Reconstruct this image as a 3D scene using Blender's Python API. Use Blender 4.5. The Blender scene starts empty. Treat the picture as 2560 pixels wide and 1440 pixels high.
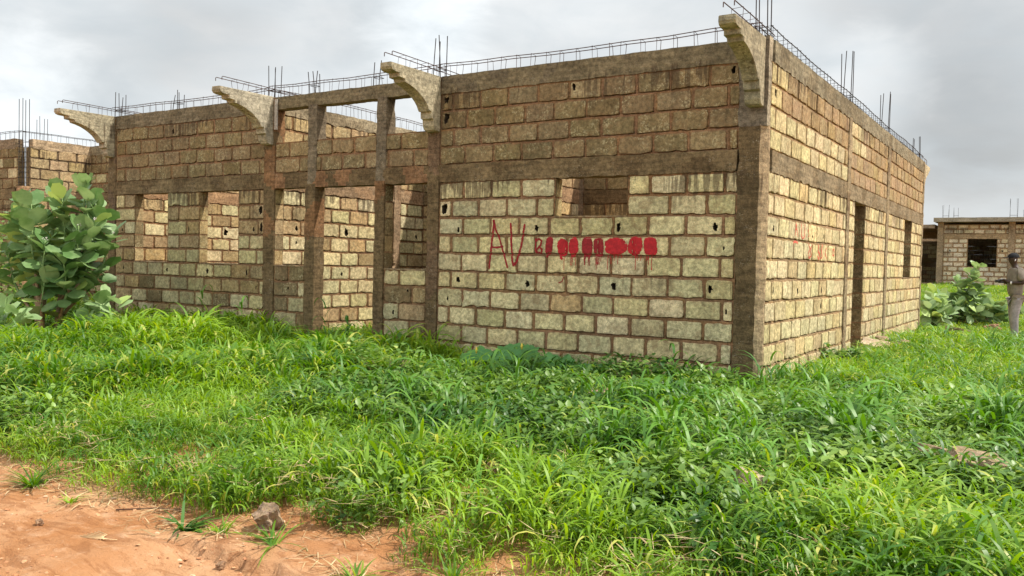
import bpy, math, random
import numpy as np
from mathutils import Vector, noise, Matrix
from mathutils.bvhtree import BVHTree
R = math.radians
S = bpy.context.scene
COL = S.collection

# ------------------------------------------------------------------ camera
cam = bpy.data.objects.new('camera', bpy.data.cameras.new('camera'))
COL.objects.link(cam)
cr = Vector((0.84087651, 0.54072451, 0.02331747)); cu = Vector((-0.03575098, 0.01250437, 0.9992825))
cw = Vector((-0.54004497, 0.8411068, -0.02984606))
M = Matrix((cr, cu, -cw)).transposed().to_4x4()
M.translation = Vector((2.5765, -8.7381, 1.4995))
cam.matrix_world = M
cam.data.sensor_width = 36.0
cam.data.lens = 2141.54 / 2560 * 36.0
cam.data.clip_start = 0.05
cam.data.clip_end = 3000
S.camera = cam
CX, CY = 2.5765, -8.7381

# ------------------------------------------------------------------ light
SUN_EL, SUN_AZ = R(56), R(27)          # azimuth measured from +X towards +Y
S.view_settings.view_transform = 'Standard'
S.view_settings.look = 'None'
S.view_settings.exposure = 0.2
S.view_settings.gamma = 1.0
sd = Vector((math.cos(SUN_EL) * math.cos(SUN_AZ), math.cos(SUN_EL) * math.sin(SUN_AZ), math.sin(SUN_EL)))
sl = bpy.data.lights.new('sun', 'SUN'); sl.energy = 5.0; sl.angle = R(0.8); sl.color = (1.0, 0.94, 0.84)
so = bpy.data.objects.new('sun', sl); COL.objects.link(so)
so.rotation_euler = sd.to_track_quat('Z', 'Y').to_euler()

world = bpy.data.worlds.new('World'); S.world = world; world.use_nodes = True
W = world.node_tree; W.nodes.clear()
def wn(t, **k):
    n = W.nodes.new(t)
    for a, b in k.items(): setattr(n, a, b)
    return n
def wmath(op, a, b=None, clamp=False):
    n = wn('ShaderNodeMath', operation=op, use_clamp=clamp)
    for i, v in enumerate((a, b)):
        if v is None: continue
        if isinstance(v, (int, float)): n.inputs[i].default_value = v
        else: W.links.new(v, n.inputs[i])
    return n.outputs[0]
sky = wn('ShaderNodeTexSky', sky_type='NISHITA', sun_disc=False, sun_elevation=SUN_EL, sun_rotation=math.pi / 2 - SUN_AZ, dust_density=3.0)
bg1 = wn('ShaderNodeBackground'); bg1.inputs[1].default_value = 0.1
W.links.new(sky.outputs[0], bg1.inputs[0])
tc = wn('ShaderNodeTexCoord')
nrm = wn('ShaderNodeVectorMath', operation='NORMALIZE'); W.links.new(tc.outputs['Generated'], nrm.inputs[0])
sep = wn('ShaderNodeSeparateXYZ'); W.links.new(nrm.outputs[0], sep.inputs[0])
mp = wn('ShaderNodeMapping'); mp.inputs['Scale'].default_value = (1, 1, 2.4); W.links.new(nrm.outputs[0], mp.inputs[0])
def wnoise(scale, detail, rough, dist=0.0):
    n = wn('ShaderNodeTexNoise'); n.inputs['Scale'].default_value = scale; n.inputs['Detail'].default_value = detail
    n.inputs['Roughness'].default_value = rough; n.inputs['Distortion'].default_value = dist
    W.links.new(mp.outputs[0], n.inputs['Vector']); return n.outputs[0]
nA = wnoise(3.0, 6, 0.5, 0.2); nB = wnoise(9.0, 8, 0.55, 0.3)
def dirblob(d, cosr, soft):           # soft cloud bank round a compass direction
    n = wn('ShaderNodeVectorMath', operation='DOT_PRODUCT'); W.links.new(nrm.outputs[0], n.inputs[0])
    n.inputs[1].default_value = Vector(d).normalized()
    x = wmath('ADD', n.outputs['Value'], wmath('MULTIPLY', wmath('SUBTRACT', nB, 0.5), soft * 1.6))
    m = wn('ShaderNodeMapRange', interpolation_type='SMOOTHSTEP'); W.links.new(x, m.inputs[0])
    m.inputs[1].default_value = cosr; m.inputs[2].default_value = cosr + soft
    return m.outputs[0]
# luminance of the cloud layer: brightest overhead round the veiled sun, calmer near the horizon
up = wn('ShaderNodeMapRange', interpolation_type='SMOOTHSTEP'); W.links.new(sep.outputs[2], up.inputs[0])
up.inputs[1].default_value = 0.30; up.inputs[2].default_value = 0.85; up.inputs[3].default_value = 0.0; up.inputs[4].default_value = 0.25
lum = wmath('ADD', 0.385, wmath('MULTIPLY', nA, 0.50))
lum = wmath('ADD', lum, wmath('MULTIPLY', nB, 0.28))
lum = wmath('ADD', lum, up.outputs[0])
back = wn('ShaderNodeMapRange', interpolation_type='SMOOTHSTEP'); W.links.new(sep.outputs[1], back.inputs[0])   # unseen sky behind the camera, brightened to fill the shaded facade
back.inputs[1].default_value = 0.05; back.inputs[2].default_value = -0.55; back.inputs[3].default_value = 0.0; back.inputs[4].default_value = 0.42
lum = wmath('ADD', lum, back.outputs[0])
lum = wmath('SUBTRACT', lum, wmath('MULTIPLY', dirblob((-0.04, 0.965, 0.25), 0.975, 0.022), 0.17))
lum = wmath('SUBTRACT', lum, wmath('MULTIPLY', dirblob((-0.09, 0.98, 0.165), 0.994, 0.006), 0.10))
lum = wmath('SUBTRACT', lum, wmath('MULTIPLY', dirblob((-0.772, 0.594, 0.224), 0.9955, 0.006), 0.10))
lum = wmath('ADD', lum, wmath('MULTIPLY', dirblob((-0.606, 0.751, 0.258), 0.9962, 0.004), 0.24))
lum = wmath('ADD', lum, wmath('MULTIPLY', dirblob((-0.876, 0.457, 0.150), 0.9955, 0.005), 0.22))
lum = wmath('ADD', lum, wmath('MULTIPLY', dirblob((-0.175, 0.962, 0.200), 0.9975, 0.003), 0.16))
ccol = wn('ShaderNodeMix', data_type='RGBA'); ccol.inputs['A'].default_value = (0.86, 0.95, 1.0, 1); ccol.inputs['B'].default_value = (1.0, 0.99, 0.97, 1)
W.links.new(nB, ccol.inputs['Factor'])
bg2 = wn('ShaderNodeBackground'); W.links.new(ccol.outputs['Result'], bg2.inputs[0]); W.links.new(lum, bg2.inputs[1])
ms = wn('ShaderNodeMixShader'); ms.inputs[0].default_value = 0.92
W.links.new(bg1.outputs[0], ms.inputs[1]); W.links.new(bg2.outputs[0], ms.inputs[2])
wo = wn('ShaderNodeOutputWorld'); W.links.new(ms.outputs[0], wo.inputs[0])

# ------------------------------------------------------------------ helpers
class Mat:
    def __init__(s, name):
        s.m = bpy.data.materials.new(name); s.m.use_nodes = True
        s.t = s.m.node_tree; s.t.nodes.clear()
        s.out = s.t.nodes.new('ShaderNodeOutputMaterial')
    def n(s, t, **k):
        n = s.t.nodes.new(t)
        for a, b in k.items(): setattr(n, a, b)
        return n
    def put(s, v, sock):
        if v is None: return
        if hasattr(v, 'is_linked'): s.t.links.new(v, sock)
        else: sock.default_value = v
    def math(s, op, a, b=None, clamp=False):
        n = s.n('ShaderNodeMath', operation=op, use_clamp=clamp); s.put(a, n.inputs[0]); s.put(b, n.inputs[1]); return n.outputs[0]
    def noise(s, vec, scale, detail=4, rough=0.55, dist=0.0):
        n = s.n('ShaderNodeTexNoise'); n.inputs['Scale'].default_value = scale; n.inputs['Detail'].default_value = detail
        n.inputs['Roughness'].default_value = rough; n.inputs['Distortion'].default_value = dist
        s.put(vec, n.inputs['Vector']); return n.outputs[0]
    def mapr(s, v, a, b, c=0.0, d=1.0, smooth=True):
        n = s.n('ShaderNodeMapRange', interpolation_type='SMOOTHSTEP' if smooth else 'LINEAR')
        s.put(v, n.inputs[0]); n.inputs[1].default_value = a; n.inputs[2].default_value = b
        n.inputs[3].default_value = c; n.inputs[4].default_value = d; return n.outputs[0]
    def mix(s, f, a, b, blend='MIX'):
        n = s.n('ShaderNodeMix', data_type='RGBA', blend_type=blend); s.put(f, n.inputs['Factor'])
        s.put(a, n.inputs['A']); s.put(b, n.inputs['B']); return n.outputs['Result']
    def vscale(s, vec, sc):
        n = s.n('ShaderNodeMapping'); n.inputs['Scale'].default_value = sc; s.put(vec, n.inputs[0]); return n.outputs[0]
    def bump(s, h, strength, dist):
        n = s.n('ShaderNodeBump'); n.inputs['Strength'].default_value = strength; n.inputs['Distance'].default_value = dist
        s.put(h, n.inputs['Height']); return n.outputs[0]
    def principled(s, col, rough=0.9, bump=None, spec=0.2, metal=0.0):
        p = s.n('ShaderNodeBsdfPrincipled'); s.put(col, p.inputs['Base Color']); s.put(rough, p.inputs['Roughness'])
        p.inputs['Specular IOR Level'].default_value = spec; p.inputs['Metallic'].default_value = metal
        if bump is not None: s.put(bump, p.inputs['Normal'])
        s.t.links.new(p.outputs[0], s.out.inputs[0]); return p

def masonry(name, streaks=1.0):
    m = Mat(name)
    at = m.n('ShaderNodeAttribute', attribute_name='tint'); col = at.outputs['Color']; isb = at.outputs['Alpha']
    pos = m.n('ShaderNodeTexCoord').outputs['Object']
    sep = m.n('ShaderNodeSeparateXYZ'); m.put(pos, sep.inputs[0]); z = sep.outputs[2]
    big = m.noise(pos, 2.2, 5, 0.6); mid = m.noise(pos, 22, 6, 0.7); fine = m.noise(pos, 110, 3, 0.7)
    v = m.math('MULTIPLY', m.mapr(big, 0.3, 0.7, 0.78, 1.14), m.mapr(mid, 0.32, 0.68, 0.60, 1.28))
    v = m.math('MULTIPLY', v, m.mapr(fine, 0.3, 0.7, 0.74, 1.18))
    hv = m.n('ShaderNodeHueSaturation'); m.put(col, hv.inputs['Color']); m.put(v, hv.inputs['Value'])
    c = hv.outputs['Color']
    # mortar smears and lost face on blocks
    sm = m.mapr(m.noise(pos, 6.5, 8, 0.68, 0.8), 0.52, 0.60)
    c = m.mix(m.math('MULTIPLY', m.math('MULTIPLY', sm, isb), 0.42), c, (0.28, 0.185, 0.095, 1))
    # dark pits
    pit = m.mapr(m.noise(pos, 62, 4, 0.75), 0.62, 0.70)
    c = m.mix(m.math('MULTIPLY', pit, 0.75), c, (0.085, 0.06, 0.03, 1))
    fl = m.math('MULTIPLY', m.mapr(m.noise(pos, 48, 5, 0.7), 0.50, 0.60), m.mapr(m.noise(pos, 4.2, 3, 0.6), 0.44, 0.60))
    c = m.mix(m.math('MULTIPLY', m.math('MULTIPLY', fl, isb), 0.38), c, (0.74, 0.66, 0.40, 1))
    # run-off streaks under the two tie beams
    if streaks > 0:
        sv = m.noise(m.vscale(pos, (17, 17, 0.9)), 1.0, 5, 0.6)
        reg = m.mapr(m.noise(pos, 0.9, 3, 0.5), 0.44, 0.58)
        b1 = m.math('MULTIPLY', m.mapr(z, 1.95, 2.45), m.mapr(z, 2.5, 2.53, 1, 0))
        b2 = m.math('MULTIPLY', m.mapr(z, 3.05, 3.6), m.mapr(z, 3.66, 3.72, 1, 0))
        b3 = m.math('MULTIPLY', m.mapr(z, 1.05, 1.36), m.mapr(z, 1.37, 1.4, 1, 0))
        band = m.math('ADD', m.math('MAXIMUM', b1, b2), m.math('MULTIPLY', b3, 0.5))
        thr = m.math('ADD', sv, m.math('MULTIPLY', m.math('MULTIPLY', band, reg), 0.20 * streaks))
        st = m.math('MULTIPLY', m.mapr(thr, 0.62, 0.68), m.math('MULTIPLY', band, 0.68))
        c = m.mix(st, c, (0.075, 0.05, 0.03, 1))
    if streaks < .5:                                  # exposed pale aggregate and board marks on cast concrete
        ag = m.math('MULTIPLY', m.mapr(m.noise(pos, 75, 3, 0.7), 0.60, 0.66), m.mapr(m.noise(pos, 3.0, 4, 0.7), 0.50, 0.62))
        c = m.mix(m.math('MULTIPLY', ag, 0.75), c, (0.52, 0.46, 0.36, 1))
        hc_ = m.math('MULTIPLY', m.mapr(m.noise(pos, 34, 5, 0.75), 0.60, 0.68), m.mapr(m.noise(pos, 2.4, 4, 0.6), 0.52, 0.60))
        c = m.mix(m.math('MULTIPLY', hc_, 0.8), c, (0.05, 0.035, 0.022, 1))
        bd = m.mapr(m.noise(m.vscale(pos, (2.5, 2.5, 26)), 1.0, 3, 0.6), 0.35, 0.65, 0.82, 1.14)
        hb = m.n('ShaderNodeHueSaturation'); m.put(c, hb.inputs['Color']); m.put(bd, hb.inputs['Value']); c = hb.outputs['Color']
    h = m.math('ADD', m.math('MULTIPLY', m.noise(pos, 70, 5, 0.75), 0.6), m.math('MULTIPLY', mid, 0.9))
    m.principled(c, 0.93, m.bump(h, 1.0, 0.016), 0.12)
    return m.m

def plain(name, col, rough=0.8, spec=0.3, var=0.25, nscale=20, bump=0.0, metal=0.0, col2=None):
    m = Mat(name); pos = m.n('ShaderNodeTexCoord').outputs['Object']
    n = m.noise(pos, nscale, 5, 0.65)
    a = tuple(x * (1 - var) for x in col[:3]) + (1,); b = tuple(min(1, x * (1 + var)) for x in (col2 or col)[:3]) + (1,)
    c = m.mix(m.mapr(n, 0.3, 0.7), a, b)
    m.principled(c, rough, m.bump(n, bump, 0.01) if bump else None, spec, metal)
    return m.m

def leafmat(name, dark, light, yellow, transl=0.38, rough=0.45, patch=0.7):
    m = Mat(name)
    geo = m.n('ShaderNodeNewGeometry'); oi = m.n('ShaderNodeObjectInfo')
    at = m.n('ShaderNodeAttribute', attribute_name='lv').outputs['Fac']
    pn = m.noise(geo.outputs['Position'], patch, 4, 0.6)
    f = m.math('ADD', m.math('MULTIPLY', oi.outputs['Random'], 0.5), m.math('MULTIPLY', at, 0.5))
    f = m.math('ADD', f, m.mapr(pn, 0.3, 0.7, -0.3, 0.3), True)
    c = m.mix(f, dark, light)
    c = m.mix(m.mapr(at, 0.88, 1.0), c, yellow)
    p = m.n('ShaderNodeBsdfPrincipled'); m.put(c, p.inputs['Base Color']); p.inputs['Roughness'].default_value = rough
    p.inputs['Specular IOR Level'].default_value = 0.4
    tr = m.n('ShaderNodeBsdfTranslucent'); hs = m.n('ShaderNodeHueSaturation'); hs.inputs['Saturation'].default_value = 1.15
    hs.inputs['Value'].default_value = 1.5; hs.inputs['Hue'].default_value = 0.485
    m.put(c, hs.inputs['Color']); m.put(hs.outputs[0], tr.inputs[0])
    mx = m.n('ShaderNodeMixShader'); mx.inputs[0].default_value = transl
    m.t.links.new(p.outputs[0], mx.inputs[1]); m.t.links.new(tr.outputs[0], mx.inputs[2]); m.t.links.new(mx.outputs[0], m.out.inputs[0])
    return m.m

def tag(o, label=None, cat=None, group=None, kind=None):
    if label: o['label'] = label
    if cat: o['category'] = cat
    if group: o['group'] = group
    if kind: o['kind'] = kind
    return o
def empty(name, loc, label, cat, group=None, rz=0.0):
    o = bpy.data.objects.new(name, None); COL.objects.link(o); o.location = loc; o.rotation_euler.z = rz
    o.empty_display_size = 0.2
    return tag(o, label, cat, group)

class MB:
    """collects vertices and faces, then links them as ONE mesh object"""
    def __init__(s): s.v = []; s.f = []; s.c = []
    def add(s, vs, fs, col=None):
        b = len(s.v); s.v.extend(vs)
        for f in fs: s.f.append(tuple(i + b for i in f)); s.c.append(col or (0.5, 0.5, 0.5, 0))
    def tube(s, pts, rad, seg=5, col=None):
        pts = [Vector(p) for p in pts]; n = len(pts); rad = [rad] * n if isinstance(rad, (int, float)) else rad
        vs = []; fs = []
        for i, p in enumerate(pts):
            t = (pts[min(i + 1, n - 1)] - pts[max(i - 1, 0)]).normalized()
            a = Vector((0, 0, 1)) if abs(t.z) < 0.9 else Vector((1, 0, 0))
            x = t.cross(a).normalized(); y = t.cross(x)
            for k in range(seg):
                an = 2 * math.pi * k / seg
                vs.append(tuple(p + (x * math.cos(an) + y * math.sin(an)) * rad[i]))
        for i in range(n - 1):
            for k in range(seg):
                k2 = (k + 1) % seg
                fs.append((i * seg + k, i * seg + k2, (i + 1) * seg + k2, (i + 1) * seg + k))
        fs.append(tuple(range(seg - 1, -1, -1))); fs.append(tuple((n - 1) * seg + k for k in range(seg)))
        s.add(vs, fs, col)
    def box(s, a, b, col=None):
        x0, y0, z0 = a; x1, y1, z1 = b
        s.add([(x0, y0, z0), (x1, y0, z0), (x1, y1, z0), (x0, y1, z0), (x0, y0, z1), (x1, y0, z1), (x1, y1, z1), (x0, y1, z1)],
              [(0, 3, 2, 1), (4, 5, 6, 7), (0, 1, 5, 4), (1, 2, 6, 5), (2, 3, 7, 6), (3, 0, 4, 7)], col)
    def build(s, name, mat, parent=None, smooth=False, tint=True):
        me = bpy.data.meshes.new(name); me.from_pydata(s.v, [], s.f)
        if tint:
            a = me.attributes.new('tint', 'FLOAT_COLOR', 'FACE'); a.data.foreach_set('color', np.array(s.c, dtype=np.float32).ravel())
        if smooth: me.polygons.foreach_set('use_smooth', [True] * len(me.polygons))
        me.materials.append(mat); me.update()
        o = bpy.data.objects.new(name, me); COL.objects.link(o)
        if parent: o.parent = parent; o.matrix_parent_inverse = Matrix.Translation(-parent.location) if parent.rotation_euler.z == 0 else Matrix()
        return o

def vary(c, r, amt=0.12, a=1.0):
    k = 1 + r.uniform(-amt, amt)
    return (c[0] * k * (1 + r.uniform(-.05, .05)), c[1] * k, c[2] * k * (1 + r.uniform(-.1, .1)), a)

MORTAR = (0.27, 0.155, 0.08)
CREAM = (0.68, 0.575, 0.325); GREENG = (0.54, 0.465, 0.255); ORANGE = (0.56, 0.395, 0.20); TAN = (0.42, 0.305, 0.155)
BROWN = (0.235, 0.172, 0.088); BROWND = (0.20, 0.145, 0.09)
ROWS = [(2.5 - .225 * (k + 1), 2.5 - .225 * k) for k in range(12)] + [(2.72 + .225 * k, 2.72 + .225 * (k + 1)) for k in range(4)]

def wall_face(mb, A, U, N, L, openings, pal, seed, holes=(), detail=2, rows=ROWS, dz=0.0, mort=MORTAR, bl=0.42, gap=1.0, toprow=None):
    """block faces of one wall side; A start (x,y), U unit along, N outward normal"""
    r = random.Random(seed)
    def P(u, z, d): return (A[0] + U[0] * u + N[0] * d, A[1] + U[1] * u + N[1] * d, z + dz + .010 * noise.noise(Vector((u * .8 + seed, z * 2.2, seed))) + .004 * noise.noise(Vector((u * 3.1, z * 4, seed))))
    # orientation: want face normals = N; (U x Z)
    cross = Vector((U[0], U[1], 0)).cross(Vector((0, 0, 1)))
    flip = cross.dot(Vector((N[0], N[1], 0))) < 0
    for ri, (z0, z1) in enumerate(rows):
        segs = [(0.0, L)]
        for (u0, u1, o0, o1) in openings:
            if min(z1, o1) - max(z0, o0) > 0.06:
                ns = []
                for a, b in segs:
                    if u1 <= a or u0 >= b: ns.append((a, b))
                    else:
                        if u0 > a: ns.append((a, u0))
                        if u1 < b: ns.append((u1, b))
                segs = ns
        off = (0.21 if ri % 2 else 0.0) + r.uniform(-.03, .03)
        for a, b in segs:
            js = [a]; k = math.ceil((a - off + 0.10) / bl); u = off + k * bl
            while u < b - 0.10:
                js.append(u + r.uniform(-.012, .012)); u += bl
            js.append(b)
            for u0, u1 in zip(js[:-1], js[1:]):
                col = pal(0.5 * (u0 + u1), 0.5 * (z0 + z1), ri, r)
                hl = [h for h in holes if u0 < h[0] < u1 and z0 < h[1] < z1]
                mv = r.uniform(.012, .024) * gap; mh = r.uniform(.013, .021) * gap
                if detail == 0: 
                    mb.add([P(u0, z0, 0), P(u1, z0, 0), P(u1, z1, 0), P(u0, z1, 0)], [(3, 2, 1, 0) if flip else (0, 1, 2, 3)], mort + (0,))
                    q = [(u0 + mv, z0 + mh), (u1 - mv, z0 + mh), (u1 - mv, z1 - mh), (u0 + mv, z1 - mh)]
                    vs = [P(x, y, -.004) for x, y in q] + [P(x, y, .009) for x, y in q]
                    fs = [(i, (i + 1) % 4, (i + 1) % 4 + 4, i + 4) for i in range(4)] + [(4, 5, 6, 7)]
                    if flip: fs = [f[::-1] for f in fs]
                    mb.add(vs, fs, col); continue
                nx, nz = (9, 5) if detail == 2 else (5, 3)
                outer = []
                for i in range(nx): outer.append((i / nx, 0))
                for i in range(nz): outer.append((1, i / nz))
                for i in range(nx): outer.append((1 - i / nx, 1))
                for i in range(nz): outer.append((0, 1 - i / nz))
                n = len(outer); w, h = u1 - u0, z1 - z0
                sd_ = r.uniform(0, 900); rag = r.uniform(.006, .014)
                if r.random() < .16: rag *= 2.0
                cu0, cz0 = 0.5 * (u0 + u1), 0.5 * (z0 + z1)
                ring0, ring1, ring2, ring3 = [], [], [], []
                pr = r.uniform(.005, .011)
                tl = r.uniform(-.004, .004); th = r.uniform(-.004, .004)
                for i, (s, t) in enumerate(outer):
                    u, z = u0 + s * w, z0 + t * h
                    ring0.append(P(u, z, 0))
                    # inset outline with rounded corners
                    iu = u0 + mv + s * (w - 2 * mv); iz = z0 + mh + t * (h - 2 * mh)
                    e = noise.noise(Vector((i * .45 + sd_, sd_, 0))) * rag + noise.noise(Vector((i * 1.7 + sd_, 3, 0))) * rag * .6
                    corner = (abs(s - .5) > .49 and abs(t - .5) > .49)
                    sh = e + (0.0035 if corner else 0)
                    du, dzz = cu0 - iu, cz0 - iz; l = math.hypot(du, dzz)
                    ax = (1 if s == 0 else -1 if s == 1 else 0, 1 if t == 0 else -1 if t == 1 else 0)
                    iu += ax[0] * sh; iz += ax[1] * sh
                    deep = -0.024 if t == 0 else (-0.001 if t == 1 else -0.007)
                    ring1.append(P(iu, iz, deep + e * .3))
                    k2 = .003
                    ring2.append(P(iu + du / l * k2, iz + dzz / l * k2, pr + tl * (s - .5) + th * (t - .5)))
                    k3 = min(.022, .35 * l) + r.uniform(0, .012)
                    ring3.append((iu + du / l * k3, iz + dzz / l * k3, pr + .002 + tl * (s - .5) + th * (t - .5) + r.uniform(-.0015, .0015)))
                vs = ring0 + ring1 + ring2 + [P(*q) for q in ring3]
                fsA = []; fsB = []; fsC = []
                for i in range(n):
                    j = (i + 1) % n
                    fsA.append((i, j, n + j, n + i)); fsB.append((n + i, n + j, 2 * n + j, 2 * n + i)); fsC.append((2 * n + i, 2 * n + j, 3 * n + j, 3 * n + i))
                fsD = []; fsH = []
                if hl:
                    hu, hz, hr = hl[0]
                    hr0 = hr
                    hu = min(max(hu, u0 + hr + .03), u1 - hr - .03); hz = min(max(hz, z0 + hr + .03), z1 - hr - .03)
                    b4 = len(vs)
                    for dd, rr in ((pr, 1.0), (-.02, .92), (-.10, .7)):
                        for i in range(n):
                            q = ring3[i]; an = math.atan2(q[1] - hz, q[0] - hu)
                            ra = hr * rr * (1 + .75 * noise.noise(Vector((math.cos(an) * 1.6 + sd_, math.sin(an) * 1.6, 0))) + .25 * math.sin(an) ** 2)
                            vs.append(P(hu + math.cos(an) * ra * .85, hz + math.sin(an) * ra * 1.1, dd))
                    for i in range(n):
                        j = (i + 1) % n
                        fsD.append((3 * n + i, 3 * n + j, b4 + j, b4 + i))
                        fsH.append((b4 + i, b4 + j, b4 + n + j, b4 + n + i)); fsH.append((b4 + n + i, b4 + n + j, b4 + 2 * n + j, b4 + 2 * n + i))
                    fsH.append(tuple(b4 + 2 * n + i for i in range(n)))
                else:
                    vs.append(P(cu0 + r.uniform(-.02, .02), cz0, pr + .002)); c0 = len(vs) - 1
                    for i in range(n): fsD.append((3 * n + i, 3 * n + (i + 1) % n, c0))
                if flip: fsA, fsB, fsC, fsD, fsH = [[f[::-1] for f in g] for g in (fsA, fsB, fsC, fsD, fsH)]
                b0 = len(mb.v)
                mc = vary(mort, r, .12, 0.0)
                mb.add(vs, fsA, mc)
                ed = tuple(x * .78 + y * .22 for x, y in zip(col[:3], mort)) + (1,)
                for f in fsB: mb.f.append(tuple(q + b0 for q in f)); mb.c.append(ed)
                for f in fsC: mb.f.append(tuple(q + b0 for q in f)); mb.c.append(ed if r.random() < .6 else col)
                for f in fsD: mb.f.append(tuple(q + b0 for q in f)); mb.c.append(col)
                for f in fsH: mb.f.append(tuple(q + b0 for q in f)); mb.c.append((.06, .045, .03, 0))  # hole sides and back coloured dark, painting in the shade inside

def jambs(mb, A, U, N, t, openings, dz=0.0, seed=5, tan=.5):
    """the faces inside openings, through the wall's thickness, course by course"""
    r = random.Random(seed)
    def P(u, z, d): return (A[0] + U[0] * u - N[0] * d, A[1] + U[1] * u - N[1] * d, z + dz)
    for (u0, u1, z0, z1) in openings:
        zs = sorted({z0, z1} | {q for rw in ROWS for q in rw if z0 < q < z1})
        for u, sgn in ((u0, 1), (u1, -1)):
            for a, b in zip(zs[:-1], zs[1:]):
                c = vary(TAN if r.random() < tan else tuple(q * .75 for q in BROWN) if tan == 0 else BROWN, r, .2)  # side wall jambs: their shade painted in as a darker brown
                g = .012
                mb.add([P(u, a, 0), P(u, a, t), P(u, a + g, t), P(u, a + g, 0)], [(0, 1, 2, 3)], MORTAR + (0,))
                mb.add([P(u + sgn * .004, a + g, 0), P(u + sgn * .004, a + g, t), P(u + sgn * .004, b - g, t), P(u + sgn * .004, b - g, 0)], [(0, 1, 2, 3)], c)
                mb.add([P(u, b - g, 0), P(u, b - g, t), P(u, b, t), P(u, b, 0)], [(0, 1, 2, 3)], MORTAR + (0,))
        n = max(2, int((u1 - u0) / .06))       # rough sill
        for i in range(n):
            ua, ub = u0 + (u1 - u0) * i / n, u0 + (u1 - u0) * (i + 1) / n
            f = lambda q, d: P(q, z0 + .006 + .008 * noise.noise(Vector((q * 9 + seed, d * 20, 1))), d)
            mb.add([f(ua, -.012), f(ub, -.012), f(ub, t + .012), f(ua, t + .012)], [(0, 1, 2, 3)], vary((.36, .26, .16), r, .15, 0))
            lo = lambda q: P(q, z0 - .012, -.012)
            mb.add([lo(ua), lo(ub), f(ub, -.012), f(ua, -.012)], [(0, 1, 2, 3)], vary((.30, .21, .12), r, .15, 0))

def rough_box(mb, a, b, col, step=.07, amp=.006, ragged=0.0, seed=0.0, col2=None, chips=0.0, side_col=None):
    """cast concrete: gridded box with uneven faces; ragged lowers the lower edge unevenly"""
    r = random.Random(int(seed * 10) + 3)
    a = Vector(a); b = Vector(b)
    def disp(p):
        q = p * 5 + Vector((seed, seed, seed)); s = p * 19
        d = Vector(noise.noise_vector(q)) * amp + Vector(noise.noise_vector(s)) * amp * .6
        if chips:
            on = sum(1 for i in range(3) if abs(p[i] - a[i]) < 1e-5 or abs(p[i] - b[i]) < 1e-5)
            if on >= 2:
                k = max(0, noise.noise(p * 9 + Vector((seed, 0, 7))) - .05) * chips
                d += ((a + b) / 2 - p).normalized() * 0 + Vector(((a.x + b.x) / 2 - p.x, (a.y + b.y) / 2 - p.y, 0)).normalized() * k
        if ragged and abs(p.z - a.z) < 1e-5:
            d.z -= ragged * (.35 + noise.noise(Vector((p.x * 7 + seed, p.y * 7, 0))) + .7 * noise.noise(Vector((p.x * 26, p.y * 26, seed))))
        return tuple(p + d)
    dims = b - a; N = [max(1, int(round(dims[i] / step))) for i in range(3)]
    for ax in range(3):
        u, v = (ax + 1) % 3, (ax + 2) % 3
        for side in (0, 1):
            vs = []; fs = []
            for i in range(N[u] + 1):
                for j in range(N[v] + 1):
                    p = Vector((0, 0, 0)); p[ax] = (a, b)[side][ax]; p[u] = a[u] + dims[u] * i / N[u]; p[v] = a[v] + dims[v] * j / N[v]
                    vs.append(disp(p))
            m = N[v] + 1
            for i in range(N[u]):
                for j in range(N[v]):
                    f = (i * m + j, (i + 1) * m + j, (i + 1) * m + j + 1, i * m + j + 1)
                    fs.append(f if side else f[::-1])
            b0 = len(mb.v); mb.v.extend(vs)
            for f in fs:
                c = col
                if col2:
                    w = (vs[f[0]][2] - a.z) / max(dims.z, .01); k = noise.noise(Vector(vs[f[0]]) * 2.3 + Vector((seed, 1, 0)))
                    if k > (.12 if col2 is not C_COLR else (.0 if vs[f[0]][2] > 1.75 else 9)): c = col2
                if side_col and ax == 0 and side: c = side_col  # +X face paler: its sunlight painted into the colour
                mb.f.append(tuple(q + b0 for q in f)); mb.c.append(tuple(c[:3]) + (0,))

MAS = masonry('block_masonry'); CON = masonry('cast_concrete', 0.35)
STEEL = plain('rusty_steel', (.075, .04, .032), .75, .4, .4, 30, metal=.3)
STEELD = plain('dark_steel', (.03, .022, .02), .7, .4, .4, 30, metal=.3)
C_BEAM = (.215, .152, .08); C_BEAM2 = (.165, .112, .058); C_RING = (.215, .17, .10); C_COL = (.175, .12, .062); C_COLR = (.25, .135, .065)
C_BRK = (.41, .355, .24)

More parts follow.
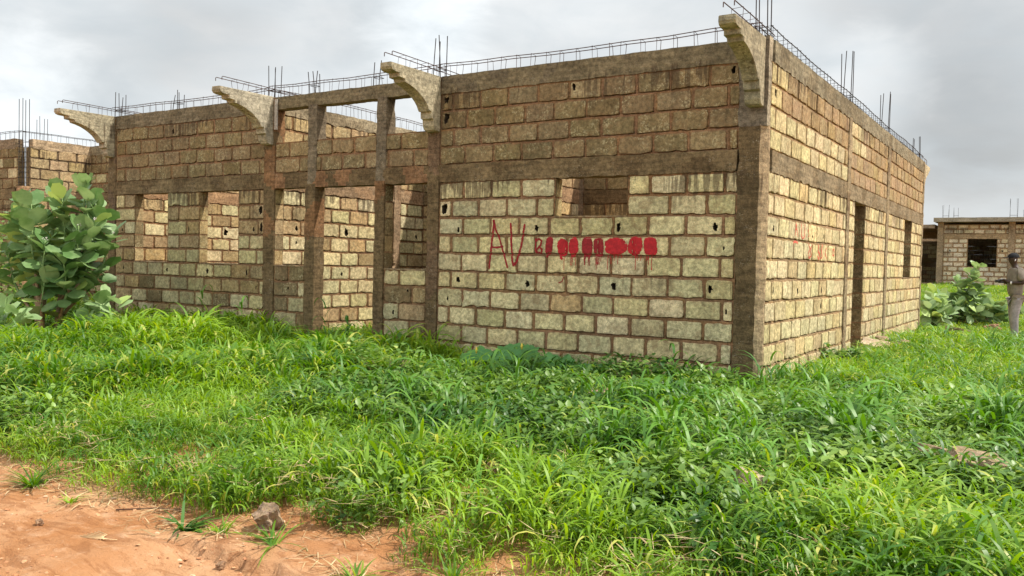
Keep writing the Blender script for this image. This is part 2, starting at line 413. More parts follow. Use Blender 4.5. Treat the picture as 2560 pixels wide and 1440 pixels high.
# ------------------------------------------------------------------ ground
def gz(x, y):
    f = lambda a, b, t: (lambda k: k * k * (3 - 2 * k))(min(1, max(0, (t - a) / (b - a))))
    edge = -5.45 + .25 * noise.noise(Vector((x * .8, 3, 0))) + .1 * noise.noise(Vector((x * 3, 8, 0)))
    z = .13 * f(edge - .35, edge + .9, y)
    z += .04 * f(4, 9, -x) * f(-5, -1, y)
    z += .55 * f(15, 36, y) * (1 if x > -6 else .5)
    z += .05 * noise.noise(Vector((x * .35, y * .35, 5))) * f(-5.5, -4.5, y)
    z -= .16 * f(1.5, 5, x) * f(-6, 4, y) * .6
    z += .022 * noise.noise(Vector((x * 1.3, y * 1.3, 2)))
    d = math.hypot(x - CX, y - CY)
    if d < 12:
        z += .012 * noise.noise(Vector((x * 5, y * 5, 1))) + .006 * noise.noise(Vector((x * 16, y * 16, 1)))
    if y < -4.6 and -6 < x < 2:
        # eroded lip running along the verge, broken crust
        lip = -5.89 + .06 * noise.noise(Vector((x * 2.2, 0, 4))) + .05 * noise.noise(Vector((x * 9, 0, 4)))
        if x > -1.45: z -= .075 * (1 - f(lip - .012, lip + .012, y)) * f(-1.45, -1.15, x)
        c = noise.noise(Vector((x * 7, y * 9, 3))); c2 = noise.noise(Vector((x * 3, y * 3, 13)))
        z -= .014 * max(0, 1 - abs(c) / .05) * max(0, c2 * 2)
        # tyre tread marks
        t = (y + 6.62 + .35 * (x + 1.6))
        if abs(t) < .16 and x < -1.1: z += .008 * math.sin(x * 95 + abs(t) * 60) * (1 - abs(t) / .16) - .014 * (1 - abs(t) / .16)
        z += .012 * noise.noise(Vector((x * 3.5, y * 12, 9))) + .006 * abs(noise.noise(Vector((x * 14, y * 22, 5))))
    return z
def graded(lo, fa, fb, hi, fine, mid):
    out = list(np.arange(fa, fb + 1e-6, fine)); s = fine; x = fb
    while x < hi: s = min(s * 1.22, max(mid, (x - fb) * .14)); x += s; out.append(min(x, hi))
    s = fine; x = fa
    while x > lo: s = min(s * 1.22, max(mid, (fa - x) * .14)); x -= s; out.append(max(x, lo))
    return sorted(set(round(q, 4) for q in out))
gxs = graded(-400, -3.6, .9, 400, .02, .25); gys = graded(-60, -6.9, -5.0, 900, .02, .25)
gv = [(x, y, gz(x, y)) for y in gys for x in gxs]; nx_ = len(gxs)
gf = [(j * nx_ + i, j * nx_ + i + 1, (j + 1) * nx_ + i + 1, (j + 1) * nx_ + i) for j in range(len(gys) - 1) for i in range(nx_ - 1)]
gm = Mat('sandy_soil'); gp = gm.n('ShaderNodeTexCoord').outputs['Object']
n1 = gm.noise(gp, 1.4, 6, .6, .4); n2 = gm.noise(gp, 9, 8, .7, .3); n3 = gm.noise(gp, 90, 4, .7); n4 = gm.noise(gm.vscale(gp, (1, 3.5, 1)), 3.2, 7, .65, .8)
gc = gm.mix(gm.mapr(n1, .35, .65), (.43, .195, .080, 1), (.58, .325, .172, 1))
gc = gm.mix(gm.math('MULTIPLY', gm.mapr(n4, .50, .60), .55), gc, (.29, .12, .048, 1))
gc = gm.mix(gm.math('MULTIPLY', gm.mapr(n2, .50, .72), .6), gc, (.66, .42, .26, 1))
gc = gm.mix(gm.mapr(n3, .60, .74), gc, (.28, .13, .07, 1))
gh = gm.math('ADD', gm.math('MULTIPLY', n2, .8), gm.math('MULTIPLY', gm.noise(gp, 45, 7, .75), .6))
gm.principled(gc, .95, gm.bump(gh, 1.0, .03), .1)
me = bpy.data.meshes.new('ground'); me.from_pydata(gv, [], gf); me.polygons.foreach_set('use_smooth', [True] * len(me.polygons)); me.materials.append(gm.m)
ground = bpy.data.objects.new('ground', me); COL.objects.link(ground); tag(ground, kind='structure')

# ------------------------------------------------------------------ the unfinished house
house = empty('unfinished_house', (0, 0, 0), 'large unfinished roofless block house with concrete brackets and red painted marks on its front', 'house')
T = .15
def pal_front(u, z, ri, r):
    x = u  # u measured leftwards from the corner
    if z > 2.7:
        c = BROWN if r.random() < .86 else tuple(a * .8 for a in TAN)
        if x > 7.3: c = tuple(a * 1.05 for a in BROWN)
        if r.random() < .012: c = tuple(a * .8 for a in GREENG)
        return vary(c, r, .13)
    if x < 4.3:
        c = CREAM if r.random() < .42 else GREENG
        if r.random() < .02: c = ORANGE
        if r.random() < .35: c = tuple((a + b) / 2 for a, b in zip(CREAM, GREENG))
        return vary(c, r, .10)
    q = r.random()
    c = GREENG if q < .42 else TAN if q < .66 else CREAM if q < .78 else ORANGE if q < .86 else BROWN
    if z > 1.3 and q > .8: c = TAN
    return vary(tuple(a * .92 for a in c), r, .13)
def pal_side(u, z, ri, r):
    if z > 2.7:
        nn = noise.noise(Vector((u * .8, z * 1.5, 4)))
        if (u < 3.7 and z < 3.17 and nn > -.25) or (u < .6) or (4 < u < 5 and z > 3.1 and r.random() < .7): return vary(tuple(a * .92 for a in CREAM), r, .1)
        return vary((.41, .295, .165) if r.random() < .75 else TAN, r, .10)
    c = CREAM if r.random() < .78 else tuple((a + b) / 2 for a, b in zip(CREAM, ORANGE))
    return vary(tuple(a * 1.02 for a in c), r, .07)
def pal_in(u, z, ri, r):
    if z > 2.7: return vary(ORANGE if r.random() < .6 else TAN, r, .12)
    q = r.random()
    return vary(CREAM if q < .58 else ORANGE if q < .84 else TAN, r, .12)

F_holes = [(-3.85,1.88,.03),(-2.7,1.91,.028),(-1.66,1.92,.034),(-.51,1.92,.034),(-3.84,1.26,.03),(-2.81,1.25,.03),(-1.67,1.26,.034),(-.58,1.27,.034),(-2.29,3.55,.03),(-9.61,3.49,.03),(-5.06,2.84,.032),(-9.25,1.91,.022),(-7.66,1.9,.022),(-9.74,1.25,.024),(-8.72,1.25,.028),(-7.75,1.25,.028),(-10.97,1.9,.02),(-10.93,1.26,.02),(-7.55,1.03,.024),(-.40,1.03,.016),(-.41,1.7,.014),(-.42,1.48,.014),(-4.0,1.02,.016),(-4.08,2.17,.05),(-4.08,1.91,.042),(-4.08,3.55,.045),(-4.07,3.33,.048),(-.36,3.55,.03),(-7.50,2.19,.048),(-7.50,1.93,.045),(-8.2,3.1,.015),(-5.9,.9,.02),(-6.9,1.05,.02),(-4.6,1.1,.024),(-4.9,.8,.02)]
F_open = [(-2.46,-1.53,2.05,2.5), (-8.93,-8.01,1.375,2.5), (-10.62,-9.74,1.375,2.5), (-6.57,-5.08,-.3,2.5), (-7.21,-6.57,1.375,2.5), (-5.08,-4.35,1.375,2.5), (-7.30,-4.25,3.17,3.62)]
toU = lambda o: [(-b, -a, c, d) for a, b, c, d in o]
mb = MB()
fo = toU(F_open); fh = [(-a, b, c) for a, b, c in F_holes]
wall_face(mb, (0, 0), (-1, 0), (0, -1), 11.38, fo + [(0, .285, -1, 4), (4.17, 4.35, -1, 4), (7.21, 7.43, -1, 4), (11.17, 11.4, -1, 4)], pal_front, 11, fh, 2)
wall_face(mb, (0, T), (-1, 0), (0, 1), 11.38, fo, pal_in, 12, (), 0)
jambs(mb, (0, 0), (-1, 0), (0, -1), T, [o for o in fo if o[3] < 2.6 and o[2] > 0], seed=7)
for (u0, u1, zz) in ((4.35, 7.21, 3.17),):            # uneven top of the low porch panel
    for i in range(48):
        a, b = u0 + (u1 - u0) * i / 48, u0 + (u1 - u0) * (i + 1) / 48
        h = lambda q: zz + .012 * noise.noise(Vector((q * 6, 1, 1)))
        mb.add([(-a, -.006, h(a)), (-b, -.006, h(b)), (-b, T + .006, h(b)), (-a, T + .006, h(a))], [(0, 1, 2, 3)], (.3, .2, .12, 0))
front = mb.build('front_wall', MAS, house)

S_open = [(4.45, 5.20, -.3, 2.5), (9.08, 9.97, 1.375, 2.5)]
S_holes = [(.31,1.92,.028),(2.57,1.91,.022),(.33,1.26,.03),(1.37,1.25,.028),(2.54,1.24,.028),(2.53,1.04,.03),(.64,1.27,.02),(.24,3.33,.035),(1.98,1.9,.02),(5.9,1.9,.018),(6.6,1.25,.02)]
mb = MB()
colgaps = [(3.83, 4.03, -1, 4), (7.0, 7.22, -1, 4)]
wall_face(mb, (0, .07), (0, 1), (1, 0), 11.38, [(a - .07, b - .07, c, d) for a, b, c, d in S_open + colgaps], lambda u, z, ri, r: pal_side(u + .07, z, ri, r), 21, [(a - .07, b, c) for a, b, c in S_holes], 2, mort=(.40, .27, .145))
wall_face(mb, (-T, .15), (0, 1), (-1, 0), 11.3, [(a - .15, b - .15, c, d) for a, b, c, d in S_open], pal_in, 22, (), 0)
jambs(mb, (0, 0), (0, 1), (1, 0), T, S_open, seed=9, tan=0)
side = mb.build('side_wall', MAS, house)

def inner(name, A, U, N, L, seed, openings=(), det=(2, 0), holes=(), pal=pal_in, palb=pal_in, t=T, rows=ROWS, dz=0.0, parent=house, mort=MORTAR, gap=1.0):
    mb = MB(); wall_face(mb, A, U, N, L, list(openings), pal, seed, holes, det[0], rows=rows, dz=dz, mort=mort, gap=gap)
    B = (A[0] - N[0] * t, A[1] - N[1] * t)
    wall_face(mb, B, U, (-N[0], -N[1]), L, list(openings), palb, seed + 1, (), det[1], rows=rows, dz=dz, mort=mort, gap=gap)
    for u, s in ((0, 1), (L, -1)):                    # wall ends
        p = lambda q, z: (A[0] + U[0] * u - N[0] * q, A[1] + U[1] * u - N[1] * q, z + dz)
        z1 = max(q[1] for q in rows)
        mb.add([p(0, -.2), p(t, -.2), p(t, z1), p(0, z1)], [(0, 1, 2, 3)], BROWN + (0,))
    if openings: jambs(mb, A, U, N, t, [o for o in openings if o[3] < 2.6], dz, seed)
    return mb.build(name, MAS, parent)
W7H = [(1.53 - .15, 1.92, .045), (1.44 - .15, 1.25, .026), (3.32 - .15, 1.92, .03), (.45 - .15, 1.94, .028), (.30, 1.72, .018)]
inner('partition_wall', (-7.25, .15), (0, 1), (1, 0), 11.2, 31, [(2.54, 2.71, -1, 4)], (2, 0), W7H)
inner('partition_wall', (-4.19, .15), (0, 1), (1, 0), 11.2, 33, [(5.2, 6.0, -.3, 2.5)], (1, 0))
inner('partition_wall', (-7.24, 3.5), (1, 0), (0, -1), 2.89, 35, [(1.6, 2.4, -.3, 2.5)], (1, 0), (), lambda u, z, ri, r: vary(BROWN if z > 2.7 else TAN, r, .15))
inner('partition_wall', (-4.18, 3.9), (1, 0), (0, -1), 4.02, 37, [(2.9, 3.7, -.3, 2.5)], (1, 0), (), lambda u, z, ri, r: vary(BROWN if z > 2.7 else TAN, r, .15))
inner('partition_wall', (-11.22, 3.9), (1, 0), (0, -1), 3.8, 39, [(2.5, 3.3, -.3, 2.5)], (1, 0))
inner('partition_wall', (-7.24, 7.2), (1, 0), (0, -1), 7.08, 41, [(1, 1.8, -.3, 2.5), (5, 5.8, -.3, 2.5)], (0, 0))
inner('outer_wall', (-11.22, .15), (0, 1), (1, 0), 11.3, 43, [], (2, 0), [(2.33 - .15, 1.95, .05)])
inner('rear_wall', (-11.38, 11.3), (1, 0), (0, -1), 11.2, 45, [(2, 3, 1.375, 2.5), (6, 7, 1.375, 2.5)], (0, 0))

# tie beams over the openings (z 2.5) and ring beam on top (z 3.62)
def beam(name, a, b, col, ragged, seed, col2=None, step=.07, parent=house, amp=.006):
    m = MB(); rough_box(m, a, b, col, step, amp, ragged, seed, col2); return m.build(name, CON, parent)
beam('tie_beam', (-4.17, -.016, 2.505), (-.30, T + .012, 2.722), C_BEAM, .016, 1.0, C_BEAM2, .05)
beam('tie_beam', (-7.44, -.019, 2.505), (-4.17, T + .012, 2.722), C_BEAM2, .006, 2.0, (.30, .165, .085), .05)
beam('tie_beam', (-11.17, -.016, 2.505), (-7.44, T + .012, 2.722), C_BEAM, .006, 3.0, C_BEAM2, .05)
beam('tie_beam', (-T - .012, .16, 2.505), (.016, 11.4, 2.722), (.30, .235, .145), .022, 4.0, (.24, .18, .105), .05)
beam('tie_beam', (-7.25 - T - .012, .17, 2.505), (-7.234, 11.2, 2.722), (.33, .22, .13), .018, 5.0, (.40, .25, .14), .07)
beam('tie_beam', (-4.19 - T - .012, .17, 2.505), (-4.174, 11.2, 2.722), (.33, .22, .13), .03, 6.0, (.40, .25, .14), .06)
beam('tie_beam', (-11.22 - T - .012, .17, 2.505), (-11.204, 11.2, 2.722), (.36, .22, .12), .035, 7.0, (.42, .26, .14), .06)
beam('tie_beam', (-7.22, 3.484, 2.505), (-4.36, 3.66, 2.722), C_BEAM, .01, 8.0)
beam('tie_beam', (-4.16, 3.884, 2.505), (-.17, 4.06, 2.722), C_BEAM2, .012, 9.0)
beam('tie_beam', (-11.2, 3.884, 2.505), (-7.42, 4.06, 2.722), C_BEAM, .01, 10.0)
beam('ring_beam', (-4.16, -.014, 3.622), (-.10, T + .01, 3.845), C_RING, .012, 11.0, (.19, .15, .095), .05)
beam('ring_beam', (-7.42, -.014, 3.66), (-4.18, T + .01, 3.835), C_RING, .004, 12.0, (.21, .165, .10), .05)
beam('ring_beam', (-11.17, -.014, 3.622), (-7.44, T + .01, 3.845), (.22, .175, .11), .010, 13.0, (.18, .14, .085), .05)
beam('ring_beam', (-T - .01, .16, 3.622), (.014, 11.4, 3.845), (.29, .25, .165), .026, 14.0, (.23, .19, .12), .05, amp=.008)
beam('ring_beam', (-7.25 - T - .01, .17, 3.622), (-7.236, 11.2, 3.80), (.36, .285, .18), .03, 15.0, (.30, .23, .14), .06, amp=.012)
beam('ring_beam', (-4.19 - T - .01, .17, 3.622), (-4.178, 11.2, 3.82), C_RING, .02, 16.0)
beam('ring_beam', (-11.22 - T - .01, .17, 3.622), (-11.21, 11.2, 3.82), C_RING, .02, 17.0)
beam('ring_beam', (-7.22, 3.49, 3.622), (-4.36, 3.66, 3.76), C_RING, .02, 18.0)
beam('ring_beam', (-4.16, 3.89, 3.622), (-.17, 4.06, 3.82), C_RING, .02, 19.0)
beam('ring_beam', (-11.38, 11.3, 3.622), (-.17, 11.46, 3.82), C_RING, .02, 20.0)

# columns
def column(a, b, col, seed, col2=None, chips=.03, parent=house, name='column', side=None):
    m = MB(); rough_box(m, a, b, col, .05, .006, 0, seed, col2, chips, side); return m.build(name, CON, parent)
column((-11.38, -.02, -.2), (-11.17, T + .02, 3.84), C_COL, 31, (.17, .115, .07))
column((-7.435, -.024, -.2), (-7.21, T + .02, 3.83), C_COL, 32, C_COLR)
column((-6.57, -.028, -.2), (-6.37, T + .02, 2.55), C_COL, 33, C_COLR)
column((-5.25, -.028, -.2), (-5.08, T + .02, 2.55), C_COL, 34, C_COLR)
column((-6.53, -.022, 2.55), (-6.36, T + .015, 3.67), (.21, .165, .11), 35)
column((-5.24, -.022, 2.55), (-5.07, T + .015, 3.67), (.21, .165, .11), 36)
column((-4.35, -.024, -.2), (-4.17, T + .02, 3.84), C_COL, 37, (.19, .12, .07))
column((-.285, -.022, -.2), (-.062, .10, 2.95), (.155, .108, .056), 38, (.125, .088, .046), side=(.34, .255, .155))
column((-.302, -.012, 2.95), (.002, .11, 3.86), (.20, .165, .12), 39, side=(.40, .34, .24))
column((-T - .01, 3.83, -.2), (.022, 4.03, 3.63), (.33, .255, .155), 40, (.27, .19, .11))
column((-T - .01, 7.0, -.2), (.022, 7.22, 3.63), (.33, .255, .155), 41, (.27, .19, .11))
column((-T - .01, 11.36, -.2), (.022, 11.52, 3.85), (.33, .255, .155), 42)
column((-7.41, 2.69, -.2), (-7.225, 2.86, 3.63), (.36, .245, .15), 43, (.30, .19, .11), .07)
column((-4.36, 3.75, -.2), (-4.165, 3.89, 3.63), (.30, .21, .13), 44, (.24, .16, .1), .07)

m = MB(); n = 46                                      # fillet added between corner column and side wall; its sunlit look painted pale
for i in range(n):
    za, zb_ = -.2 + 3.16 * i / n, -.2 + 3.16 * (i + 1) / n
    e = lambda z, k: .008 * noise.noise(Vector((z * 6, k, 2))) + .006 * noise.noise(Vector((z * 25, k, 2)))
    for (x0, y0, x1, y1) in ((-.068, -.018, -.035, .004), (-.035, .004, .008, .05), (.008, .05, .010, .085)):
        m.add([(x0 + e(za, x0), y0 + e(za, y0 + 9), za), (x1 + e(za, x1), y1 + e(za, y1 + 9), za), (x1 + e(zb_, x1), y1 + e(zb_, y1 + 9), zb_), (x0 + e(zb_, x0), y0 + e(zb_, y0 + 9), zb_)], [(0, 1, 2, 3)], (.46, .34, .205, 0))
m.build('corner_fillet', CON, house)

# concrete brackets that carry the future eaves
PROF = [(-.98, 3.835), (-.985, 3.785), (-.965, 3.755), (-.92, 3.742), (-.825, 3.738), (-.82, 3.69), (-.735, 3.685), (-.72, 3.645), (-.63, 3.628), (-.54, 3.60), (-.46, 3.563), (-.40, 3.53), (-.335, 3.48), (-.285, 3.43), (-.245, 3.37), (-.20, 3.375), (-.195, 3.29), (-.155, 3.275), (-.15, 3.20), (-.125, 3.155), (-.09, 3.14), (-.012, 3.14), (-.012, 3.845)]
def bracket(x0, x1, col, seed, mirror=False, y0=0.0):
    r = random.Random(seed); m = MB(); n = len(PROF)
    pts = [(p[0] if not mirror else -p[0], p[1]) for p in PROF]
    xs = [x0, x0 + .012] + [x0 + (x1 - x0) * k / 4 for k in (1, 2, 3)] + [x1 - .012, x1]
    vs = []
    cy, cz = (-.2 if not mirror else .2), 3.6
    for k, x in enumerate(xs):
        ins = .010 if k in (0, len(xs) - 1) else 0
        for (y, z) in pts:
            dy, dz_ = cy - y, cz - z; l = math.hypot(dy, dz_)
            nz = noise.noise(Vector((x * 9, y * 9, z * 9 + seed))) * .004
            vs.append((x, y + y0 + dy / l * (ins + nz), z + dz_ / l * (ins + nz)))
    fs = []
    for k in range(len(xs) - 1):
        for i in range(n):
            j = (i + 1) % n; f = (k * n + i, k * n + j, (k + 1) * n + j, (k + 1) * n + i); fs.append(f if not mirror else f[::-1])
    m.add(vs, fs, vary(col, r, .05, 0))
    side_a = tuple(range(n)); side_b = tuple((len(xs) - 1) * n + i for i in range(n - 1, -1, -1))
    if mirror: side_a, side_b = side_a[::-1], side_b[::-1]
    m.add(vs, [side_a, side_b], tuple(q * 1.05 for q in col) + (0,))
    return m.build('bracket', CON, house)
bracket(-11.375, -11.20, C_BRK, 1); bracket(-7.42, -7.245, (.43, .38, .28), 2); bracket(-4.345, -4.17, C_BRK, 3)
bracket(-.20, -.035, (.37, .325, .22), 4); bracket(-.17, -.005, (.50, .43, .28), 5, True, 11.50)

# steel: ring beam cages, bars over the brackets, starter bars
def cage(p0, p1, zt, seed, wid=.10, step=.2, zb=3.80, sag=.012, zig=False, parent=house, mat=STEEL, h=None):
    r = random.Random(seed); m = MB(); p0 = Vector((*p0, 0)); p1 = Vector((*p1, 0)); d = p1 - p0; L = d.length; u = d / L; s = Vector((-u.y, u.x, 0)) * wid / 2
    n = max(4, int(L / .5)); ph = r.uniform(0, 9)
    def line(o, t, z): return p0 + u * t + o + Vector((0, 0, z + sag * math.sin(t * 1.3 + ph) + .006 * math.sin(t * 5 + ph)))
    for o, zo in ((s, 0), (-s, .006)):
        m.tube([line(o, L * i / n, zt + zo) for i in range(n + 1)], .0055, 5)
    if zig:
        m.tube([line(s * 0, L * i / n, zt - .085) for i in range(n + 1)], .005, 5)
    t = r.uniform(.03, .1)
    while t < L:
        a = line(s * 1.15, t, zt + .008); b = line(-s * 1.15, t + r.uniform(-.02, .02), zt + .012); tw = u * r.uniform(-.025, .025)
        m.tube([Vector((a.x, a.y, zb)) + tw, a, b, Vector((b.x, b.y, zb)) + tw * .5], .0035, 4)
        if zig: m.tube([a, line(-s, t + step * .5, zt - .08)], .003, 4)
        t += step * r.uniform(.85, 1.15)
    return m.build('rebar_cage', mat, parent, tint=False)
cage((-11.35, .07), (-7.4, .07), 3.985, 1); cage((-7.4, .07), (-4.2, .07), 4.00, 2); cage((-4.2, .07), (-.1, .07), 3.99, 3)
cage((-.08, .1), (-.08, 11.5), 3.965, 4, .12, .19, zig=True, mat=STEELD)
cage((-7.32, .1), (-7.32, 11.2), 3.97, 5, zb=3.76)
cage((-11.3, .1), (-11.3, 11.2), 3.97, 6, zb=3.76)
cage((-7.2, 3.58), (-4.4, 3.58), 3.94, 7, zb=3.74)
def eave_bars(x, y1, seed, out=-.95, z=3.965):
    r = random.Random(seed); m = MB()
    for k, dx in enumerate((-.045, .05)):
        yo = out + .03 * k; zz = z + .012 * k
        m.tube([(x + dx, yo, zz - .05), (x + dx, yo, zz - .008), (x + dx, yo + .012, zz), (x + dx, -.45, zz - .004), (x + dx, y1, zz - .02)], .0055, 5)
    for y in (-.68, -.46, -.24, -.08):
        m.tube([(x - .055, y + r.uniform(-.03, .03), 3.83), (x - .055, y, z + .005), (x + .06, y, z + .012), (x + .06, y + r.uniform(-.03, .03), 3.83)], .0035, 4)
    return m.build('rebar_cage', STEEL, house, tint=False)
eave_bars(-11.28, .6, 1); eave_bars(-7.33, .7, 2); eave_bars(-4.26, .7, 3)
eave_bars(-.12, .4, 4)
m = MB()                                              # short hooks past the rear corner
for dx in (-.12, -.03):
    m.tube([(dx, 11.3, 3.95), (dx, 12.05, 3.955), (dx, 12.1, 3.94), (dx, 12.1, 3.86)], .0055, 5)
    m.tube([(dx, 11.8, 3.95), (dx, 11.8, 3.84)], .0035, 4)
m.build('rebar_cage', STEEL, house, tint=False)
def starters(cx, cy, top, seed, w=.12, z0=3.8, n=4, parent=house, lean=.03):
    r = random.Random(seed); m = MB()
    for k in range(n):
        x = cx + (w / 2 if k % 2 else -w / 2); y = cy + (w / 2 if k // 2 else -w / 2); lx, ly = r.uniform(-lean, lean), r.uniform(-lean, lean)
        h = top + r.uniform(-.06, .05)
        m.tube([(x, y, z0), (x + lx * .4, y + ly * .4, (z0 + h) / 2), (x + lx, y + ly, h)], .006, 5)
    m.tube([(cx - w / 2, cy - w / 2, z0 + .15), (cx + w / 2, cy - w / 2, z0 + .15), (cx + w / 2, cy + w / 2, z0 + .15), (cx - w / 2, cy + w / 2, z0 + .15), (cx - w / 2, cy - w / 2, z0 + .15)], .004, 4)
    return m.build('starter_bars', STEELD, parent, tint=False)
starters(-11.18, .07, 4.25, 1); starters(-9.60, .07, 4.14, 2); starters(-7.33, .07, 4.34, 3); starters(-6.50, .07, 4.16, 4, .1); starters(-5.30, .07, 4.13, 5, .1, n=2)
starters(-4.26, .07, 4.36, 6); starters(-.09, .07, 4.75, 7); starters(-.08, 4.05, 4.60, 8, .13); starters(-.08, 7.1, 4.55, 9, .13); starters(-.08, 10.9, 4.28, 10, .13)
starters(-7.32, 2.8, 4.25, 11, .1, n=1)
# short plank wedged beside the second bracket
m = MB(); m.box((-7.20, -.05, 3.36), (-7.15, -.028, 3.80)); m.build('plank', plain('grey_wood', (.42, .38, .33), .9, .1, .3, 40), house)

# red painted marks, laid on the blocks and joints they cross
def hull_mask(poly):
    def inside(u, z):
        c = False; n = len(poly)
        for i in range(n):
            (x1, y1), (x2, y2) = poly[i], poly[(i + 1) % n]
            if (y1 > z) != (y2 > z) and u < (x2 - x1) * (z - y1) / (y2 - y1) + x1: c = not c
        return c
    return inside
def seg_d(u, z, pts):
    best = 9
    for (x1, y1), (x2, y2) in zip(pts[:-1], pts[1:]):
        dx, dy = x2 - x1, y2 - y1; t = max(0, min(1, ((u - x1) * dx + (z - y1) * dy) / (dx * dx + dy * dy + 1e-9)))
        best = min(best, math.hypot(u - x1 - dx * t, z - y1 - dy * t))
    return best
def paint(name, wallobj, axis, shapes, mat, cell=.0065):
    """shapes: ('line', pts, halfwidth, cover) or ('blob', (u0,z1),(u1,z0), cover)"""
    wm = wallobj.data; bvh = BVHTree.FromPolygons([v.co[:] for v in wm.vertices], [p.vertices[:] for p in wm.polygons])
    cells = set()
    for sh in shapes:
        if sh[0] == 'line':
            us = [p[0] for p in sh[1]]; zs = [p[1] for p in sh[1]]; pad = .04
        else:
            us = [sh[1][0], sh[2][0]]; zs = [sh[1][1], sh[2][1]]; pad = .02
        for i in range(int((min(us) - pad) / cell) - 1, int((max(us) + pad) / cell) + 2):
            for j in range(int((min(zs) - pad) / cell), int((max(zs) + pad) / cell) + 1):
                u, z = i * cell, j * cell; nn = noise.noise(Vector((u * 22, z * 22, 1))); n2 = noise.noise(Vector((u * 90, z * 90, 3)))
                if sh[0] == 'line': ok = seg_d(u, z, sh[1]) < sh[2] * (1 + .3 * nn)
                else:
                    cu_, cz_ = sum(us) / 2, sum(zs) / 2; a, b = abs(us[1] - us[0]) / 2, abs(zs[1] - zs[0]) / 2
                    sk = (u - cu_) * sh[4] if len(sh) > 4 else 0; ex = 2.3 + 1.2 * math.sin(cu_ * 9)
                    ok = (abs(u - cu_ - (z - cz_) * .10 * math.sin(cu_ * 17)) / a) ** ex + (abs(z - cz_) / b) ** 3.2 < 1.05 + .24 * nn + .16 * noise.noise(Vector((u * 55, z * 55, 6)))
                if ok and (n2 + .5) < sh[3] * 1.6: cells.add((i, j))
    vs = {}; vl = []; fs = []
    def vert(i, j):
        if (i, j) not in vs:
            u, z = i * cell, j * cell
            o = Vector((u, -.5, z)) if axis == 'y' else Vector((.5, u, z)); d = Vector((0, 1, 0)) if axis == 'y' else Vector((-1, 0, 0))
            h = bvh.ray_cast(o, d, .62)[0]
            dep = (h.y if axis == 'y' else h.x) if h else (0 if axis == 'y' else 0)
            dep = max(-.02, min(.012, dep)) if axis == 'y' else max(-.012, min(.02, dep))
            vs[(i, j)] = len(vl); vl.append((u, dep - .0035, z) if axis == 'y' else (dep + .0035, u, z))
        return vs[(i, j)]
    for (i, j) in cells:
        f = (vert(i, j), vert(i + 1, j), vert(i + 1, j + 1), vert(i, j + 1)); fs.append(f)
    me = bpy.data.meshes.new(name); me.from_pydata(vl, [], fs); me.materials.append(mat); me.polygons.foreach_set('use_smooth', [True] * len(me.polygons))
    o = bpy.data.objects.new(name, me); COL.objects.link(o); o.parent = house; return o
RED = plain('red_paint', (.42, .014, .02), .7, .3, .22, 30); REDD = plain('dark_red_paint', (.27, .016, .02), .75, .3, .3, 40); REDF = plain('faded_red_paint', (.60, .13, .09), .9, .1, .2, 40)
A = [('line', [(-3.31, 2.0), (-3.335, 1.79), (-3.35, 1.63), (-3.37, 1.42)], .014, .95), ('line', [(-3.31, 2.0), (-3.29, 1.9), (-3.23, 1.79), (-3.16, 1.6), (-3.10, 1.44)], .0115, .9),
     ('line', [(-3.345, 1.68), (-3.26, 1.675), (-3.18, 1.69)], .012, .9), ('line', [(-3.32, 2.0), (-3.31, 1.95)], .016, 1)]
paint('painted_letter', front, 'y', A, REDD, .005)
paint('painted_letter', front, 'y', [('line', [(-3.07, 1.965), (-3.055, 1.75), (-3.035, 1.52), (-3.015, 1.46), (-2.975, 1.51), (-2.91, 1.70), (-2.87, 1.95)], .0135, .92)], REDD, .005)
paint('painted_digit', front, 'y', [('line', [(-2.705, 1.76), (-2.665, 1.785), (-2.63, 1.76), (-2.64, 1.71), (-2.69, 1.66), (-2.70, 1.63)], .012, .8), ('line', [(-2.66, 1.69), (-2.625, 1.66), (-2.63, 1.62), (-2.70, 1.625)], .012, .8), ('line', [(-2.715, 1.78), (-2.72, 1.63)], .010, .6)], REDD, .005)
blobs = [((-2.575, 1.805), (-2.475, 1.60), 1), ((-2.41, 1.79), (-2.275, 1.585), 1), ((-2.255, 1.805), (-2.135, 1.58), 1), ((-2.085, 1.805), (-1.95, 1.585), 1), ((-1.935, 1.795), (-1.81, 1.59), .9), ((-1.795, 1.80), (-1.53, 1.605), 1), ((-1.505, 1.815), (-1.335, 1.61), 1), ((-1.315, 1.805), (-1.16, 1.61), 1)]
dr = random.Random(4)
for i, (a, b, cv) in enumerate(blobs):
    sh = [('blob', a, b, cv)]
    for _ in range([1, 2, 5, 7, 6, 5, 3, 3][i]):
        x = dr.uniform(a[0] + .02, b[0] - .02); sh.append(('line', [(x, b[1] + .01), (x + .004, b[1] - dr.choice((.03, .06, .1, .16)))], .0034, .9))
    if i == 1: sh.append(('line', [(-2.37, 1.6), (-2.35, 1.555)], .013, 1))
    if i == 0: sh.append(('line', [(-2.54, 1.62), (-2.55, 1.575)], .012, 1))
    paint('painted_blot', front, 'y', sh, REDD if i in (0, 3, 4) else RED, .0062)
paint('painted_mark', front, 'y', [('line', [(-2.38, 1.27), (-2.335, 1.29), (-2.32, 1.335)], .006, .8)], REDD, .005)
sA = [('line', [(1.20, 2.02), (1.16, 1.88)], .008, .7), ('line', [(1.20, 2.02), (1.28, 1.87)], .008, .6), ('line', [(1.175, 1.95), (1.24, 1.95)], .007, .6)]
paint('faded_letter', side, 'x', sA, REDF, .006)
paint('faded_letter', side, 'x', [('line', [(1.42, 2.02), (1.44, 1.88), (1.50, 1.85), (1.57, 1.88), (1.585, 2.02)], .009, .6)], REDF, .006)
paint('faded_digit', side, 'x', [('line', [(1.73, 1.95), (1.78, 1.975), (1.79, 1.89)], .012, .7)], REDF, .006)
